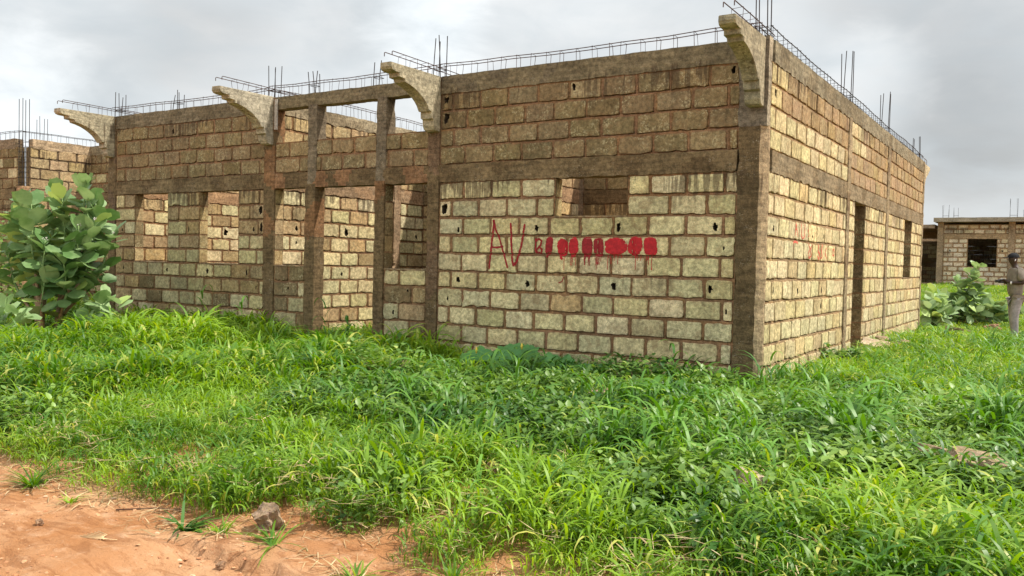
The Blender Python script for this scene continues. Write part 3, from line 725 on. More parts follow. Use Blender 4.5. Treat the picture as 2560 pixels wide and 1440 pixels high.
sB = [('line', [(1.12, 1.72), (1.11, 1.79), (1.2, 1.81), (1.29, 1.80)], .012, .6), ('line', [(1.79, 1.80), (1.86, 1.74), (1.79, 1.69), (1.83, 1.63), (1.93, 1.66), (1.88, 1.74), (1.98, 1.80)], .010, .55), ('line', [(2.29, 1.80), (2.26, 1.72), (2.36, 1.69), (2.31, 1.62), (2.24, 1.66)], .014, .6),
      ('line', [(2.50, 1.81), (2.44, 1.74), (2.48, 1.66), (2.41, 1.63)], .012, .55), ('line', [(2.72, 1.77), (2.66, 1.70), (2.74, 1.64)], .011, .5), ('line', [(3.08, 1.76), (3.08, 1.69), (3.16, 1.69), (3.15, 1.77), (3.08, 1.76)], .012, .6)]
for q in sB: paint('faded_digit', side, 'x', [q], REDF, .007)

# ------------------------------------------------------------------ adjoining house on the left
nb = empty('adjoining_house', (-16.3, 1.1, 0), 'roofless block house left of the big one, bare rebar column at its corner', 'house')
DZ = .13
def pal_n(u, z, ri, r): return vary(TAN if r.random() < .5 else (.46, .33, .19), r, .12)
def pal_nd(u, z, ri, r): return vary(BROWN if r.random() < .5 else GREENG, r, .12)
inner('side_wall', (-16.30, 1.24), (0, 1), (1, 0), 1.42, 51, [], (2, 0), (), pal_n, dz=DZ, parent=nb, mort=(.15, .10, .06), gap=.85)
inner('front_wall', (-23.0, 1.10), (1, 0), (0, -1), 6.48, 53, [], (1, 0), (), pal_nd, dz=DZ, parent=nb, gap=.9)
inner('recess_wall', (-16.28, 2.62), (1, 0), (0, -1), 4.3, 55, [], (2, 0), (), pal_nd, dz=DZ, parent=nb)
beam('ring_beam', (-16.46, 1.30, 3.73), (-16.285, 2.62, 3.93), (.40, .29, .18), .02, 56, (.44, .32, .2), .06, nb, .014)
beam('ring_beam', (-23.0, 1.085, 3.73), (-16.60, 1.26, 3.93), (.30, .22, .14), .02, 57, None, .08, nb, .012)
beam('ring_beam', (-16.28, 2.605, 3.73), (-12.0, 2.78, 3.93), (.30, .24, .15), .02, 58, None, .08, nb, .012)
beam('tie_beam', (-23.0, 1.08, 2.635), (-16.60, 1.26, 2.852), C_BEAM, .012, 59, None, .07, nb)
beam('tie_beam', (-16.462, 1.28, 2.635), (-16.282, 2.62, 2.852), (.36, .24, .14), .012, 60, None, .07, nb)
beam('tie_beam', (-16.27, 2.60, 2.635), (-12.0, 2.78, 2.852), C_BEAM, .012, 61, None, .07, nb)
column((-16.50, 1.07, -.2), (-16.29, 1.27, 2.9), (.40, .25, .14), 62, (.33, .2, .11), .05, nb)
mm = MB()
for x in (-16.48, -16.33):
    for y in (1.10, 1.24):
        mm.tube([(x, y, 2.85), (x + .01, y, 3.8), (x - .01, y + .01, 4.78 + .05 * (x + 16.4))], .007, 5)
for k in range(9):
    z = 2.98 + .11 * k
    mm.tube([(-16.49, 1.09, z), (-16.32, 1.09, z + .01), (-16.32, 1.25, z), (-16.49, 1.25, z), (-16.49, 1.09, z)], .0045, 4)
mm.build('starter_bars', STEELD, nb, tint=False)
cage((-16.4, 1.1), (-16.4, 2.7), 4.09, 61, zb=3.9, parent=nb, mat=STEELD); cage((-23, 1.17), (-16.4, 1.17), 4.10, 62, zb=3.9, parent=nb, mat=STEELD); cage((-16.4, 2.7), (-12.2, 2.7), 4.08, 63, zb=3.9, parent=nb, mat=STEELD)
starters(-17.5, 2.15, 4.57, 64, .16, 3.3, parent=nb)

# ------------------------------------------------------------------ far house on the right
fh_ = empty('distant_house', (-2.6, 37.5, .5), 'low flat roofed block house far off at the right, with dark empty door and window', 'house')
G = .45
farrows = [(G + .225 * k, G + .225 * (k + 1)) for k in range(0, 12)] + [(G + 2.92 + .225 * k, G + 2.92 + .225 * (k + 1)) for k in range(2)]
def pal_f(u, z, ri, r): return vary((.60, .53, .38) if r.random() < .75 else (.5, .42, .28), r, .14)
YF = 37.6
mb = MB()
wall_face(mb, (-2.35, YF), (1, 0), (0, -1), 7.4, [(1.05, 2.27, 1.95, 3.12), (2.75, 2.98, -1, 5)], pal_f, 71, [(0.28, 2.5, .05), (2.5, 2.5, .05), (.18, 1.4, .04)], 1, rows=farrows, bl=.44, gap=1.9, mort=(.33, .22, .12))
wall_face(mb, (-2.35, YF + .15), (1, 0), (0, 1), 7.4, [(1.05, 2.27, 1.95, 3.12)], pal_f, 72, (), 0, rows=farrows)
wall_face(mb, (-2.35, YF), (0, 1), (-1, 0), 5, [], pal_f, 73, (), 0, rows=farrows)
for (a, b) in (((-1.30, YF, 1.95), (-1.30, YF + .15, 3.12)), ((-.08, YF, 1.95), (-.08, YF + .15, 3.12))):
    mb.add([a, (a[0], b[1], a[2]), b, (a[0], a[1], b[2])], [(0, 1, 2, 3)], BROWN + (0,))
mb.add([(-1.3, YF, 1.95), (-.08, YF, 1.95), (-.08, YF + .15, 1.95), (-1.3, YF + .15, 1.95)], [(0, 1, 2, 3)], BROWN + (0,))
mb.build('front_wall', MAS, fh_)
mb = MB(); wall_face(mb, (-4.5, YF + 5), (1, 0), (0, -1), 9.6, [], pal_nd, 74, (), 0, rows=farrows); wall_face(mb, (5.0, YF), (0, 1), (1, 0), 5, [], pal_f, 75, (), 0, rows=farrows)
wall_face(mb, (-4.5, YF + .5), (0, 1), (-1, 0), 4.5, [], pal_f, 76, (), 0, rows=farrows); mb.build('rear_wall', MAS, fh_)
beam('tie_beam', (-4.6, YF + 4.98, 3.0), (5.1, YF + 5.2, 3.95), (.33, .24, .14), 0, 91, None, .3, fh_)
beam('tie_beam', (-2.40, YF - .03, 3.14), (5.0, YF + .14, 3.36), (.33, .24, .14), .01, 77, None, .2, fh_)
beam('roof_slab', (-2.75, YF - .55, 3.93), (5.5, YF + 5.3, 4.13), (.33, .29, .22), .0, 78, None, .3, fh_, .01)
beam('porch_roof', (-4.9, YF + .2, 3.66), (-2.78, YF + 5.3, 3.84), (.30, .23, .16), .0, 79, None, .3, fh_, .01)
for a, b in (((-2.62, YF - .06, .2), (-2.36, YF + .16, 3.93)), ((.38, YF - .04, .2), (.64, YF + .16, 3.93)), ((-4.6, YF + .3, .2), (-4.35, YF + .5, 3.66))):
    column(a, b, (.32, .24, .15), a[0] + 90, None, .02, fh_)
beam('porch_lintel', (-4.6, YF + .26, 3.02), (-2.62, YF + .42, 3.14), (.36, .25, .16), 0, 80, None, .2, fh_)
beam('porch_sill', (-4.6, YF + .2, .3), (-2.62, YF + .4, .98), (.33, .24, .15), 0, 81, None, .2, fh_)
starters(-2.3, YF + .1, 4.75, 82, .25, 4.1, parent=fh_); starters(-1.85, YF + .1, 4.62, 83, .2, 4.1, n=3, parent=fh_); starters(.55, YF + .1, 5.05, 84, .3, 4.1, parent=fh_); starters(1.0, YF + .1, 4.55, 85, .1, 4.1, n=2, parent=fh_)

# ------------------------------------------------------------------ vegetation prototypes
GRASS = leafmat('grass_blade', (.05, .155, .014, 1), (.285, .455, .035, 1), (.55, .53, .13, 1), .38, .44)
GRASSB = leafmat('coarse_blade', (.035, .12, .020, 1), (.15, .32, .04, 1), (.28, .44, .05, 1), .28, .45)
WEED = leafmat('weed_leaf', (.035, .11, .018, 1), (.26, .40, .085, 1), (.42, .50, .14, 1), .30, .42)
CALO = leafmat('waxy_leaf', (.11, .21, .065, 1), (.40, .53, .26, 1), (.42, .54, .16, 1), .24, .42, 3.0)
SQUASH = leafmat('squash_leaf', (.09, .25, .07, 1), (.15, .35, .10, 1), (.17, .38, .10, 1), .28, .55, 3.0)

def mesh_np(name, v, f, lv, mat, smooth=True):
    me = bpy.data.meshes.new(name); me.from_pydata(v, [], f)
    a = me.attributes.new('lv', 'FLOAT', 'FACE'); a.data.foreach_set('value', np.array(lv, dtype=np.float32))
    if smooth: me.polygons.foreach_set('use_smooth', [True] * len(me.polygons))
    me.materials.append(mat); me.update(); return me
def blade(v, f, lv, base, az, tilt, L, wd, curl, r, seg=6, val=None, start_w=.6, twist=0.0):
    """one arching leaf blade, slightly folded along its rib"""
    p = Vector(base); d = Vector((math.cos(az), math.sin(az), 0)); sd_ = Vector((-math.sin(az), math.cos(az), 0))
    ang = tilt; b = len(v); st = L / seg; k = r.random() if val is None else val
    for i in range(seg + 1):
        t = i / seg; w = wd * (start_w + (1 - start_w) * min(1, t * 4)) * (1 - t ** 2.4) * .5
        up = d * -math.cos(ang) + Vector((0, 0, 1)) * math.sin(ang)
        tw = twist * t; s2 = sd_ * math.cos(tw) + up * math.sin(tw)
        if i == seg: v.append(tuple(p))
        else:
            v.append(tuple(p - s2 * w + up * w * .25)); v.append(tuple(p + s2 * w + up * w * .25))
        dirv = d * math.sin(ang) + Vector((0, 0, 1)) * math.cos(ang)
        p = p + dirv * st; ang += curl / seg * (1 + .6 * t)
    for i in range(seg - 1): f.append((b + 2 * i, b + 2 * i + 1, b + 2 * i + 3, b + 2 * i + 2)); lv.append(k)
    f.append((b + 2 * seg - 2, b + 2 * seg - 1, b + 2 * seg)); lv.append(k)
def grass_tuft(name, seed, n, H, spread, wd, mat, curl=(1.2, 2.6)):
    r = random.Random(seed); v, f, lv = [], [], []
    for _ in range(n):
        a = r.uniform(0, 6.283); q = spread * math.sqrt(r.random()); bx, by = q * math.cos(a), q * math.sin(a)
        az = a + r.uniform(-1.2, 1.2); h0 = r.uniform(0, .55) * H; lean = r.uniform(0, .25)
        sx, sy = bx + math.cos(az) * lean * h0, by + math.sin(az) * lean * h0
        if h0 > .15 * H: blade(v, f, lv, (bx, by, -.02), az, lean * .9, h0 * 1.08, .0045, .1, r, 2, None, 1)
        blade(v, f, lv, (sx, sy, h0), az + r.uniform(-.8, .8), r.uniform(.1, .75), H * r.uniform(.4, .75), wd * r.uniform(.7, 1.25), r.uniform(*curl), r, 6, None, .6, r.uniform(-.7, .7))
    return mesh_np(name, v, f, lv, mat)
def ovate(v, f, lv, base, az, pitch, L, Wd, r, cup=.2, seg=4, k=None, pk=.85, roll=0.0, tip=.05):
    """one leaf: two rows of quads either side of the midrib"""
    d = Vector((math.cos(az) * math.cos(pitch), math.sin(az) * math.cos(pitch), math.sin(pitch))); s = Vector((-math.sin(az), math.cos(az), 0))
    up = s.cross(d) * -1 if False else d.cross(s) * -1
    up = s.cross(d); up = -up if up.z < 0 else up
    if roll: s, up = s * math.cos(roll) + up * math.sin(roll), up * math.cos(roll) - s * math.sin(roll)
    b = len(v); k = r.random() if k is None else k; base = Vector(base)
    for i in range(seg + 1):
        t = i / seg; w = Wd * .5 * (math.sin(math.pi * t ** pk) ** .62 if 0 < i < seg else (.22 if i == 0 else tip))
        c = base + d * (L * t) - up * (cup * L * .55 * t * t) ; h = cup * w * .9
        v.append(tuple(c - s * w + up * h)); v.append(tuple(c)); v.append(tuple(c + s * w + up * h))
    for i in range(seg):
        o = b + 3 * i; f.append((o, o + 1, o + 4, o + 3)); lv.append(k); f.append((o + 1, o + 2, o + 5, o + 4)); lv.append(k)
def weed_tuft(name, seed, n, H, leaf, mat, spread=.16):
    r = random.Random(seed); v, f, lv = [], [], []
    for _ in range(n):
        a = r.uniform(0, 6.28); q = spread * math.sqrt(r.random()); p = Vector((q * math.cos(a), q * math.sin(a), -.02)); az = r.uniform(0, 6.28); ln = r.uniform(0, .5)
        h = H * r.uniform(.5, 1.0); m_ = max(3, int(h / .035)); k0 = r.uniform(.1, .75)
        blade(v, f, lv, p, az, ln, h, .004, .2, r, 3, .3, 1)
        for j in range(m_):
            t = (j + 1) / m_; pos = p + Vector((math.cos(az) * math.sin(ln) * h * t, math.sin(az) * math.sin(ln) * h * t, math.cos(ln) * h * t))
            for sgn in (0, math.pi):
                ovate(v, f, lv, pos, j * 1.57 + sgn + r.uniform(-.5, .5) + a, r.uniform(-.4, 1.0), leaf * r.uniform(.6, 1.15), leaf * r.uniform(.45, .65), r, .25, 3, min(1, max(0, k0 + r.uniform(-.25, .28))))
    return mesh_np(name, v, f, lv, mat)
def proto_collection(name, meshes):
    c = bpy.data.collections.new(name)
    for i, me in enumerate(meshes):
        o = bpy.data.objects.new('%s_%02d' % (name, i), me); c.objects.link(o)
    return c
def scatter(name, pts, coll, label, cat):
    """pts: (x,y,z, rx,ry,rz, scale, idx) -> one object of instanced plants"""
    P = np.array(pts, dtype=np.float32); me = bpy.data.meshes.new(name); me.from_pydata([tuple(p[:3]) for p in P], [], [])
    a = me.attributes.new('rot', 'FLOAT_VECTOR', 'POINT'); a.data.foreach_set('vector', P[:, 3:6].ravel())
    a = me.attributes.new('scl', 'FLOAT', 'POINT'); a.data.foreach_set('value', P[:, 6].copy())
    a = me.attributes.new('idx', 'INT', 'POINT'); a.data.foreach_set('value', P[:, 7].astype(np.int32))
    o = bpy.data.objects.new(name, me); COL.objects.link(o)
    ng = bpy.data.node_groups.new(name + '_scatter', 'GeometryNodeTree')
    ng.interface.new_socket('Geometry', in_out='INPUT', socket_type='NodeSocketGeometry'); ng.interface.new_socket('Geometry', in_out='OUTPUT', socket_type='NodeSocketGeometry')
    N = ng.nodes; gi = N.new('NodeGroupInput'); go = N.new('NodeGroupOutput'); ci = N.new('GeometryNodeCollectionInfo'); ip = N.new('GeometryNodeInstanceOnPoints')
    ci.inputs['Collection'].default_value = coll; ci.inputs['Separate Children'].default_value = True; ci.inputs['Reset Children'].default_value = True
    def at(nm, ty):
        n = N.new('GeometryNodeInputNamedAttribute'); n.data_type = ty; n.inputs['Name'].default_value = nm; return n.outputs[0]
    er = N.new('FunctionNodeEulerToRotation'); Lk = ng.links.new
    Lk(gi.outputs[0], ip.inputs['Points']); Lk(ci.outputs[0], ip.inputs['Instance']); ip.inputs['Pick Instance'].default_value = True
    Lk(at('idx', 'INT'), ip.inputs['Instance Index']); Lk(at('rot', 'FLOAT_VECTOR'), er.inputs[0]); Lk(er.outputs[0], ip.inputs['Rotation']); Lk(at('scl', 'FLOAT'), ip.inputs['Scale'])
    Lk(ip.outputs[0], go.inputs[0])
    md = o.modifiers.new('scatter', 'NODES'); md.node_group = ng
    return tag(o, label, cat, kind='stuff')

gr = [grass_tuft('grass_proto', i, 24, .42, .15, .0185, GRASS, (1.0, 2.8)) for i in range(5)]
gr += [grass_tuft('grass_proto', 20 + i, 18, .25, .13, .015, GRASS, (.8, 2.2)) for i in range(3)]
gcol = proto_collection('grass_kinds', gr)
ccol_ = proto_collection('coarse_kinds', [grass_tuft('coarse_proto', 50 + i, 20, .60, .10, .026, GRASSB, (1.4, 2.7)) for i in range(4)])
wcol = proto_collection('weed_kinds', [weed_tuft('weed_proto', 70 + i, 12, .21, .042, WEED) for i in range(4)] + [weed_tuft('weed_proto', 80 + i, 11, .14, .032, WEED) for i in range(2)])

rg = random.Random(2024)
def N2(x, y, s, o=0.0): return noise.noise(Vector((x * s, y * s, o)))
def blocked(x, y):
    if -11.5 < x < .12 and -.10 < y < .22: return not (-6.3 < x < -5.3)
    if -.22 < x < .12 and 0 < y < 11.6: return True
    if abs(x + 7.32) < .14 and 0 < y < 11.4: return True
    if abs(x + 4.26) < .14 and 0 < y < 11.4: return True
    return False
EDGE = lambda x: -5.50 + .16 * N2(x, 3, .8) + .22 * N2(x, 9, 2.6) - (.10 if x < -2.2 else 0)
gpts, wpts, cpts = [], [], []
def in_view(x, y, m=1.2):
    dx, dy = x - CX, y - CY; fw = dx * cw.x + dy * cw.y; rt = dx * .8411 + dy * .5407
    return fw > 1.2 and abs(rt) < fw * .60 + m
for _ in range(60000):                                # the verge in front of the house
    x, y = rg.uniform(-13.5, 5.0), rg.uniform(-5.95, 0.5)
    e = EDGE(x)
    if y < e or not in_view(x, y) or blocked(x, y) or y > .0 and x > -11.3: continue
    near = min(1, (y - e) / .5)
    gap = N2(x, y, 2.3, 33)
    if gap > .28 and rg.random() < .6: continue
    foot = math.hypot((x + 9.35) / 1.1, (y + 2.45) / .75)
    if foot < .75: continue
    weedy = N2(x, y, .55, 7) * .9 + (.55 if (x > -3.2 + .3 * (y + 3) and y > -3.7) else -.5) + (.1 if x > .5 else 0)
    bare = N2(x, y, 1.5, 21)
    if (x > -2 and bare > .40) or (y < e + .5 and rg.random() > .30 + .8 * near): continue
    kk = rg.random()
    rot = (rg.uniform(-.15, .15), rg.uniform(-.15, .15), rg.uniform(0, 6.28))
    if weedy > -.06 + rg.uniform(-.28, .28):
        if kk < .66: wpts.append((x, y, gz(x, y), *rot, rg.uniform(.8, 1.5) * (1 - .6 * gap), rg.randrange(6)))
        elif kk < .70: gpts.append((x, y, gz(x, y), *rot, rg.uniform(.6, 1.0), rg.randrange(8)))
        elif kk < .722: cpts.append((x, y, gz(x, y), *rot, rg.uniform(.55, 1.05), rg.randrange(4)))
    else:
        hgt = .62 + .40 * N2(x, y, .6, 5) + (.30 if x < -4 else .10) * min(1, (y + 5.6) / 3.5)
        if y < e + .45: hgt = min(hgt, .62)
        if kk < .46: gpts.append((x, y, gz(x, y), *rot, max(.42, hgt) * (1 - .55 * gap) * rg.uniform(.7, 1.35), rg.randrange(8) if hgt > .75 else rg.choice((5, 6, 7, 5, 6, 0, 1))))
        elif kk < .475: wpts.append((x, y, gz(x, y), *rot, rg.uniform(.7, 1.2), rg.randrange(6)))
        elif kk < .483 and y > -4.9: cpts.append((x, y, gz(x, y), *rot, rg.uniform(.5, .85), rg.randrange(4)))
for _ in range(46000):                                # right lawn running back to the far house
    y = .3 + 37 * rg.random() ** 1.35; x = rg.uniform(0.1, 4.5 + y * .35) if y < 11.8 else rg.uniform(-9, 6 + y * .35)
    if not in_view(x, y, .8) or blocked(x, y) or (y > 37 and x > -5): continue
    kk = rg.random(); rot = (rg.uniform(-.15, .15), rg.uniform(-.15, .15), rg.uniform(0, 6.28))
    sc = (.72 if y < 9 else .54) * (1 + .35 * N2(x, y, .5, 5)) * (1 + .02 * max(0, y - 12))
    if N2(x, y, .5, 11) > .12 and kk < .5: wpts.append((x, y, gz(x, y), *rot, sc * rg.uniform(1.0, 1.7), rg.randrange(6)))
    elif kk < .85: gpts.append((x, y, gz(x, y), *rot, sc * rg.uniform(.8, 1.3), rg.randrange(8)))
    elif kk < .865 and y < 12: cpts.append((x, y, gz(x, y), *rot, sc * rg.uniform(.8, 1.3), rg.randrange(4)))
for _ in range(2600):                                 # weeds inside the roofless rooms and beyond the left corner
    if rg.random() < .35: x, y = rg.uniform(-7.1, -4.4), rg.uniform(.25, 3.3)
    else: x, y = rg.uniform(-24, -11.5), rg.uniform(-5, 2.4)
    if blocked(x, y): continue
    (gpts if rg.random() < .6 else wpts).append((x, y, gz(x, y), 0, 0, rg.uniform(0, 6.28), rg.uniform(.5, 1.1), rg.randrange(6)))
for (x, y, s) in ((.3, -3.4, 1.15), (.1, -3.7, .9), (1.3, -2.4, 1.25), (1.5, -2.7, 1.1), (1.1, -2.1, 1.0), (2.25, -1.3, 1.1), (2.4, -1.5, 1.2), (.25, .1, .8), (-.5, -.35, .8), (-1.0, -.3, .7), (-3.6, -2.6, 1.0), (-3.9, -2.3, .9), (-2.2, -2.9, .85), (-5.1, -.5, 1.0), (-5.6, -.35, .9), (-6.5, -.5, .95), (-7.8, -.4, .9), (-9.0, -.5, .9), (-8.3, -.6, .95), (-4.6, -.6, 1.0), (1.0, -3.6, .9), (2.1, -3.1, .9), (.7, -1.2, .9)):
    for _ in range(3): cpts.append((x + rg.uniform(-.12, .12), y + rg.uniform(-.12, .12), gz(x, y), rg.uniform(-.15, .15), rg.uniform(-.15, .15), rg.uniform(0, 6.28), s * rg.uniform(.8, 1.1), rg.randrange(4)))
scatter('grass', gpts, gcol, 'thick bright green grass covering the open ground', 'grass')
scatter('ground_weeds', wpts, wcol, 'low small leaved weeds spreading in front of the block wall', 'weeds')
scatter('coarse_grass', cpts, ccol_, 'dark broad bladed grass clumps rising over the lawn', 'grass')
print('tufts', len(gpts), len(wpts), len(cpts))

# dry straw litter lying over the soil and between the tufts
STRAW = leafmat('dry_blade', (.30, .21, .10, 1), (.58, .45, .24, 1), (.62, .50, .30, 1), .15, .8)
def litter_mesh(seed):
    r = random.Random(seed); v, f, lv = [], [], []
    for _ in range(5): blade(v, f, lv, (r.uniform(-.07, .07), r.uniform(-.07, .07), r.uniform(.004, .02)), r.uniform(0, 6.28), r.uniform(1.4, 1.56), r.uniform(.05, .16), r.uniform(.003, .008), r.uniform(-.1, .2), r, 4, None, .5)
    return mesh_np('litter_proto', v, f, lv, STRAW)
lcol = proto_collection('litter_kinds', [litter_mesh(i) for i in range(4)]); lp = []
for _ in range(900):
    x = rg.uniform(-4.5, 4); y = EDGE(x) + rg.gauss(.05, .22) if rg.random() < .6 else rg.uniform(-5.6, -1.5)
    lp.append((x, y, gz(x, y) + (.002 if y < EDGE(x) + .1 else rg.uniform(.02, .22)), rg.uniform(-.2, .2), rg.uniform(-.2, .2), rg.uniform(0, 6.28), rg.uniform(.6, 1.3), rg.randrange(4)))
scatter('dry_litter', lp, lcol, 'dry straw coloured grass bits lying over the soil and grass edge', 'dry grass')

# pebbles and crumbs of soil on the bare verge
pm = []
for i in range(4):
    r = random.Random(i); v = [(x * (1 + r.uniform(-.3, .3)), y * (1 + r.uniform(-.3, .3)), z * .6) for x, y, z in [(1, 0, 0), (.5, .87, 0), (-.5, .87, 0), (-1, 0, 0), (-.5, -.87, 0), (.5, -.87, 0), (.5, .3, .8), (-.5, .4, .9), (0, -.6, .8)]]
    fcs = [(0, 1, 6), (1, 2, 7, 6), (2, 3, 7), (3, 4, 8, 7), (4, 5, 8), (5, 0, 6, 8), (6, 7, 8)]
    pm.append(mesh_np('pebble_proto', v, fcs, [.5] * 7, plain('pebble_%d' % i, [(.5, .28, .15), (.42, .2, .1), (.6, .42, .27), (.55, .5, .42)][i], .95, .1, .25, 30), False))
pcol = proto_collection('pebble_kinds', pm)
pp = []
for _ in range(5200):
    x, y = rg.uniform(-4.5, 1.2), rg.uniform(-7.0, -4.9)
    if N2(x, y, 1.5, 2) + rg.uniform(-.3, .3) < 0: continue
    pp.append((x, y, gz(x, y) + .001, rg.uniform(-.4, .4), rg.uniform(-.4, .4), rg.uniform(0, 6), rg.choice((.0025, .003, .004, .004, .006, .006, .009, .013)) * rg.uniform(.7, 1.4), rg.choice((0, 0, 0, 1, 1, 1, 1, 2))))
scatter('pebbles', pp, pcol, 'small stones and soil crumbs on the bare orange verge', 'pebbles')

# ------------------------------------------------------------------ single plants
BUD = plain('pale_bud', (.55, .5, .47), .8, .2, .2, 30)
BARK = plain('shrub_bark', (.34, .235, .15), .9, .15, .3, 25, .6); GREENSTEM = plain('green_stem', (.22, .33, .12), .6, .3, .2, 20)
def calotropis(name, loc, stems, seed, label, leaf=.19, group=None, trunk_r=.035, density=1.0, cat='shrub', flowers=True):
    """stems: list of polylines (local). leaves opposite in turned pairs from a third of the way up"""
    r = random.Random(seed); root = empty(name, loc, label, cat, group)
    wood = MB(); tips = MB(); v, f, lv = [], [], []; FLS = []
    for st in stems:
        pts = [Vector(p) for p in st[0]]; start = st[1]
        # resample
        L = [0]; 
        for a, b in zip(pts[:-1], pts[1:]): L.append(L[-1] + (b - a).length)
        tot = L[-1]
        def at(s):
            for i in range(len(pts) - 1):
                if s <= L[i + 1] + 1e-9:
                    t = (s - L[i]) / (L[i + 1] - L[i]); return pts[i].lerp(pts[i + 1], t)
            return pts[-1].copy()
        n = max(5, int(tot / .09)); line = [at(tot * i / n) for i in range(n + 1)]
        for i in range(1, n): line[i] += Vector((r.uniform(-.008, .008), r.uniform(-.008, .008), 0))
        r0 = trunk_r * min(1.0, tot / 1.6) ; cut = max(1, int(n * .55))
        rad = [max(.005, r0 * (1 - .8 * i / n)) for i in range(n + 1)]
        wood.tube(line[:cut + 1], rad[:cut + 1], 7); tips.tube(line[cut:], rad[cut:], 6)
        s = tot * start; k = 0; base_az = r.uniform(0, 6.28); k0 = r.uniform(.2, .8)
        while s < tot:
            t = s / tot; p = at(s); e = at(min(tot, s + .03)) - at(max(0, s - .03)); e.normalize()
            size = leaf * (.72 + .38 * math.sin(math.pi * min(1, (1.02 - t) * 1.5 + .12))) * r.uniform(.82, 1.12)
            up = .15 + .95 * max(0, (t - .55) / .45) ** 1.5
            for sg in (0, math.pi):
                if r.random() < .12: continue
                az = base_az + sg + k * 1.57 + r.uniform(-.3, .3)
                ovate(v, f, lv, p + Vector((math.cos(az), math.sin(az), 0)) * .012, az, min(1.3, up + r.uniform(-.85, .45)), size, size * r.uniform(.74, .92), r, r.uniform(.08, .30), 7, min(.97, max(0, k0 + r.uniform(-.35, .4))), 1.12, r.uniform(-.95, .95), .5)
            s += r.uniform(.050, .075) / density; k += 1
        if flowers and r.random() < .7:
            fl = MB(); FLS.append(fl)
            for q in range(9):
                c = pts[-1] + Vector((r.uniform(-.03, .03), r.uniform(-.03, .03), r.uniform(.0, .04)))
                fl.tube([c - Vector((0, 0, .008)), c, c + Vector((0, 0, .009))], [.003, .008, .002], 5)
    wood.build('trunk', BARK, root, True, False); tips.build('stem', GREENSTEM, root, True, False)
    o = bpy.data.objects.new('leaves', mesh_np('leaves', v, f, lv, CALO)); COL.objects.link(o); o.parent = root
    for fl in FLS: fl.build('flower_cluster', BUD, root, True, False)
    for ch in root.children: ch.matrix_parent_inverse = Matrix()
    return root
B0 = (-9.72, -2.0, .10)
tipsW = [([-9.87, -1.72, 2.44], 0), ([-9.27, -1.68, 2.54], 1), ([-10.1, -2.11, 2.25], 0), ([-10.62, -1.98, 2.10], 0), ([-8.99, -1.64, 2.14], 1), ([-9.01, -1.42, 1.78], 1), ([-8.97, -1.96, 1.87], 1), ([-9.35, -2.21, 1.66], 2), ([-9.05, -2.13, 1.44], 1), ([-10.55, -2.13, 1.45], 0), ([-8.85, -1.8, 1.95], 1), ([-9.3, -2.24, 1.2], 2), ([-10.15, -1.56, 1.92], 0), ([-9.7, -1.9, 2.1], 2), ([-9.6, -1.5, 1.75], 1), ([-9.5, -1.9, 2.3], 1), ([-10.3, -1.7, 1.6], 0), ([-10.45, -2.0, 2.05], 0), ([-9.1, -1.75, 2.35], 1), ([-9.75, -2.2, 2.2], 2)]
bases = [(-.05, -.03, 0), (.14, .08, 0), (.06, -.08, 0)]
stems = []
for tp, bi in tipsW:
    t = Vector(tp) - Vector(B0); b = Vector(bases[bi]); c1 = b + Vector((t.x * .10, t.y * .1, t.z * .30)); c2 = b + Vector((t.x * .62, t.y * .62, t.z * .62))
    stems.append(([b, c1, c2, t], 0.5))
calotropis('milkweed_shrub', B0, stems, 5, 'tall milkweed shrub with big rounded waxy leaves on brown trunks at the left', .27, density=.68)
def small_calo(x, y, tips_, seed, label, leaf=.19, start=.25):
    z = gz(x, y); st = []
    for i, tp in enumerate(tips_):
        t = Vector(tp) - Vector((x, y, z)); b = Vector((.04 * math.cos(i * 2.1), .04 * math.sin(i * 2.1), 0))
        st.append(([b, b + Vector((t.x * .35, t.y * .35, t.z * .45)), t], start))
    return calotropis('milkweed_shrub', (x, y, z), st, seed, label, leaf, trunk_r=.016, density=1.1, flowers=False)
small_calo(-9.0, -2.95, [(-9.15, -2.85, .78), (-8.88, -2.72, .70), (-9.35, -2.95, .80), (-9.1, -3.1, .60), (-9.5, -3.05, .62)], 6, 'low milkweed with round leaves at the foot of the tall shrub, at the left edge', .23, .3)
small_calo(-8.5, -1.92, [(-8.53, -1.87, .92), (-8.28, -1.74, .86), (-8.75, -1.99, .60), (-8.55, -2.05, .50), (-8.9, -1.7, .7)], 7, 'small milkweed sprig with upright leaves right of the tall shrub', .24, .35)
bx_, by_ = .5, 14.8
rt = [(.75, 15.0, 1.45), (.42, 14.8, 1.30), (1.05, 15.2, .85), (.82, 15.1, 1.70), (.10, 14.6, .80), (-.2, 14.4, .75), (1.30, 15.4, .60), (.6, 14.9, .95), (.25, 14.7, 1.05), (.95, 15.0, 1.15), (-.1, 14.9, .5), (1.6, 15.5, .5), (.3, 14.2, .6), (.9, 14.6, .6), (-.3, 15.0, .75), (1.2, 14.9, .75), (1.5, 15.2, .8), (.5, 14.4, .8), (.0, 14.9, .95), (1.8, 15.6, .55)]
zb = gz(bx_, by_)
calotropis('milkweed_shrub', (bx_, by_, zb), [([Vector((.1 * math.sin(i * 2), .05 * math.cos(i), 0)), Vector((t[0] - bx_, t[1] - by_, 0)) * .3 + Vector((0, 0, (t[2] - zb) * .5)), Vector((t[0] - bx_, t[1] - by_, t[2] - zb))], .35) for i, t in enumerate(rt)], 8, 'cut back milkweed bush with thick stumps in front of the distant house', .235, trunk_r=.05, flowers=False)
x0_, y0_ = .15, 12.6; zb = gz(x0_, y0_)
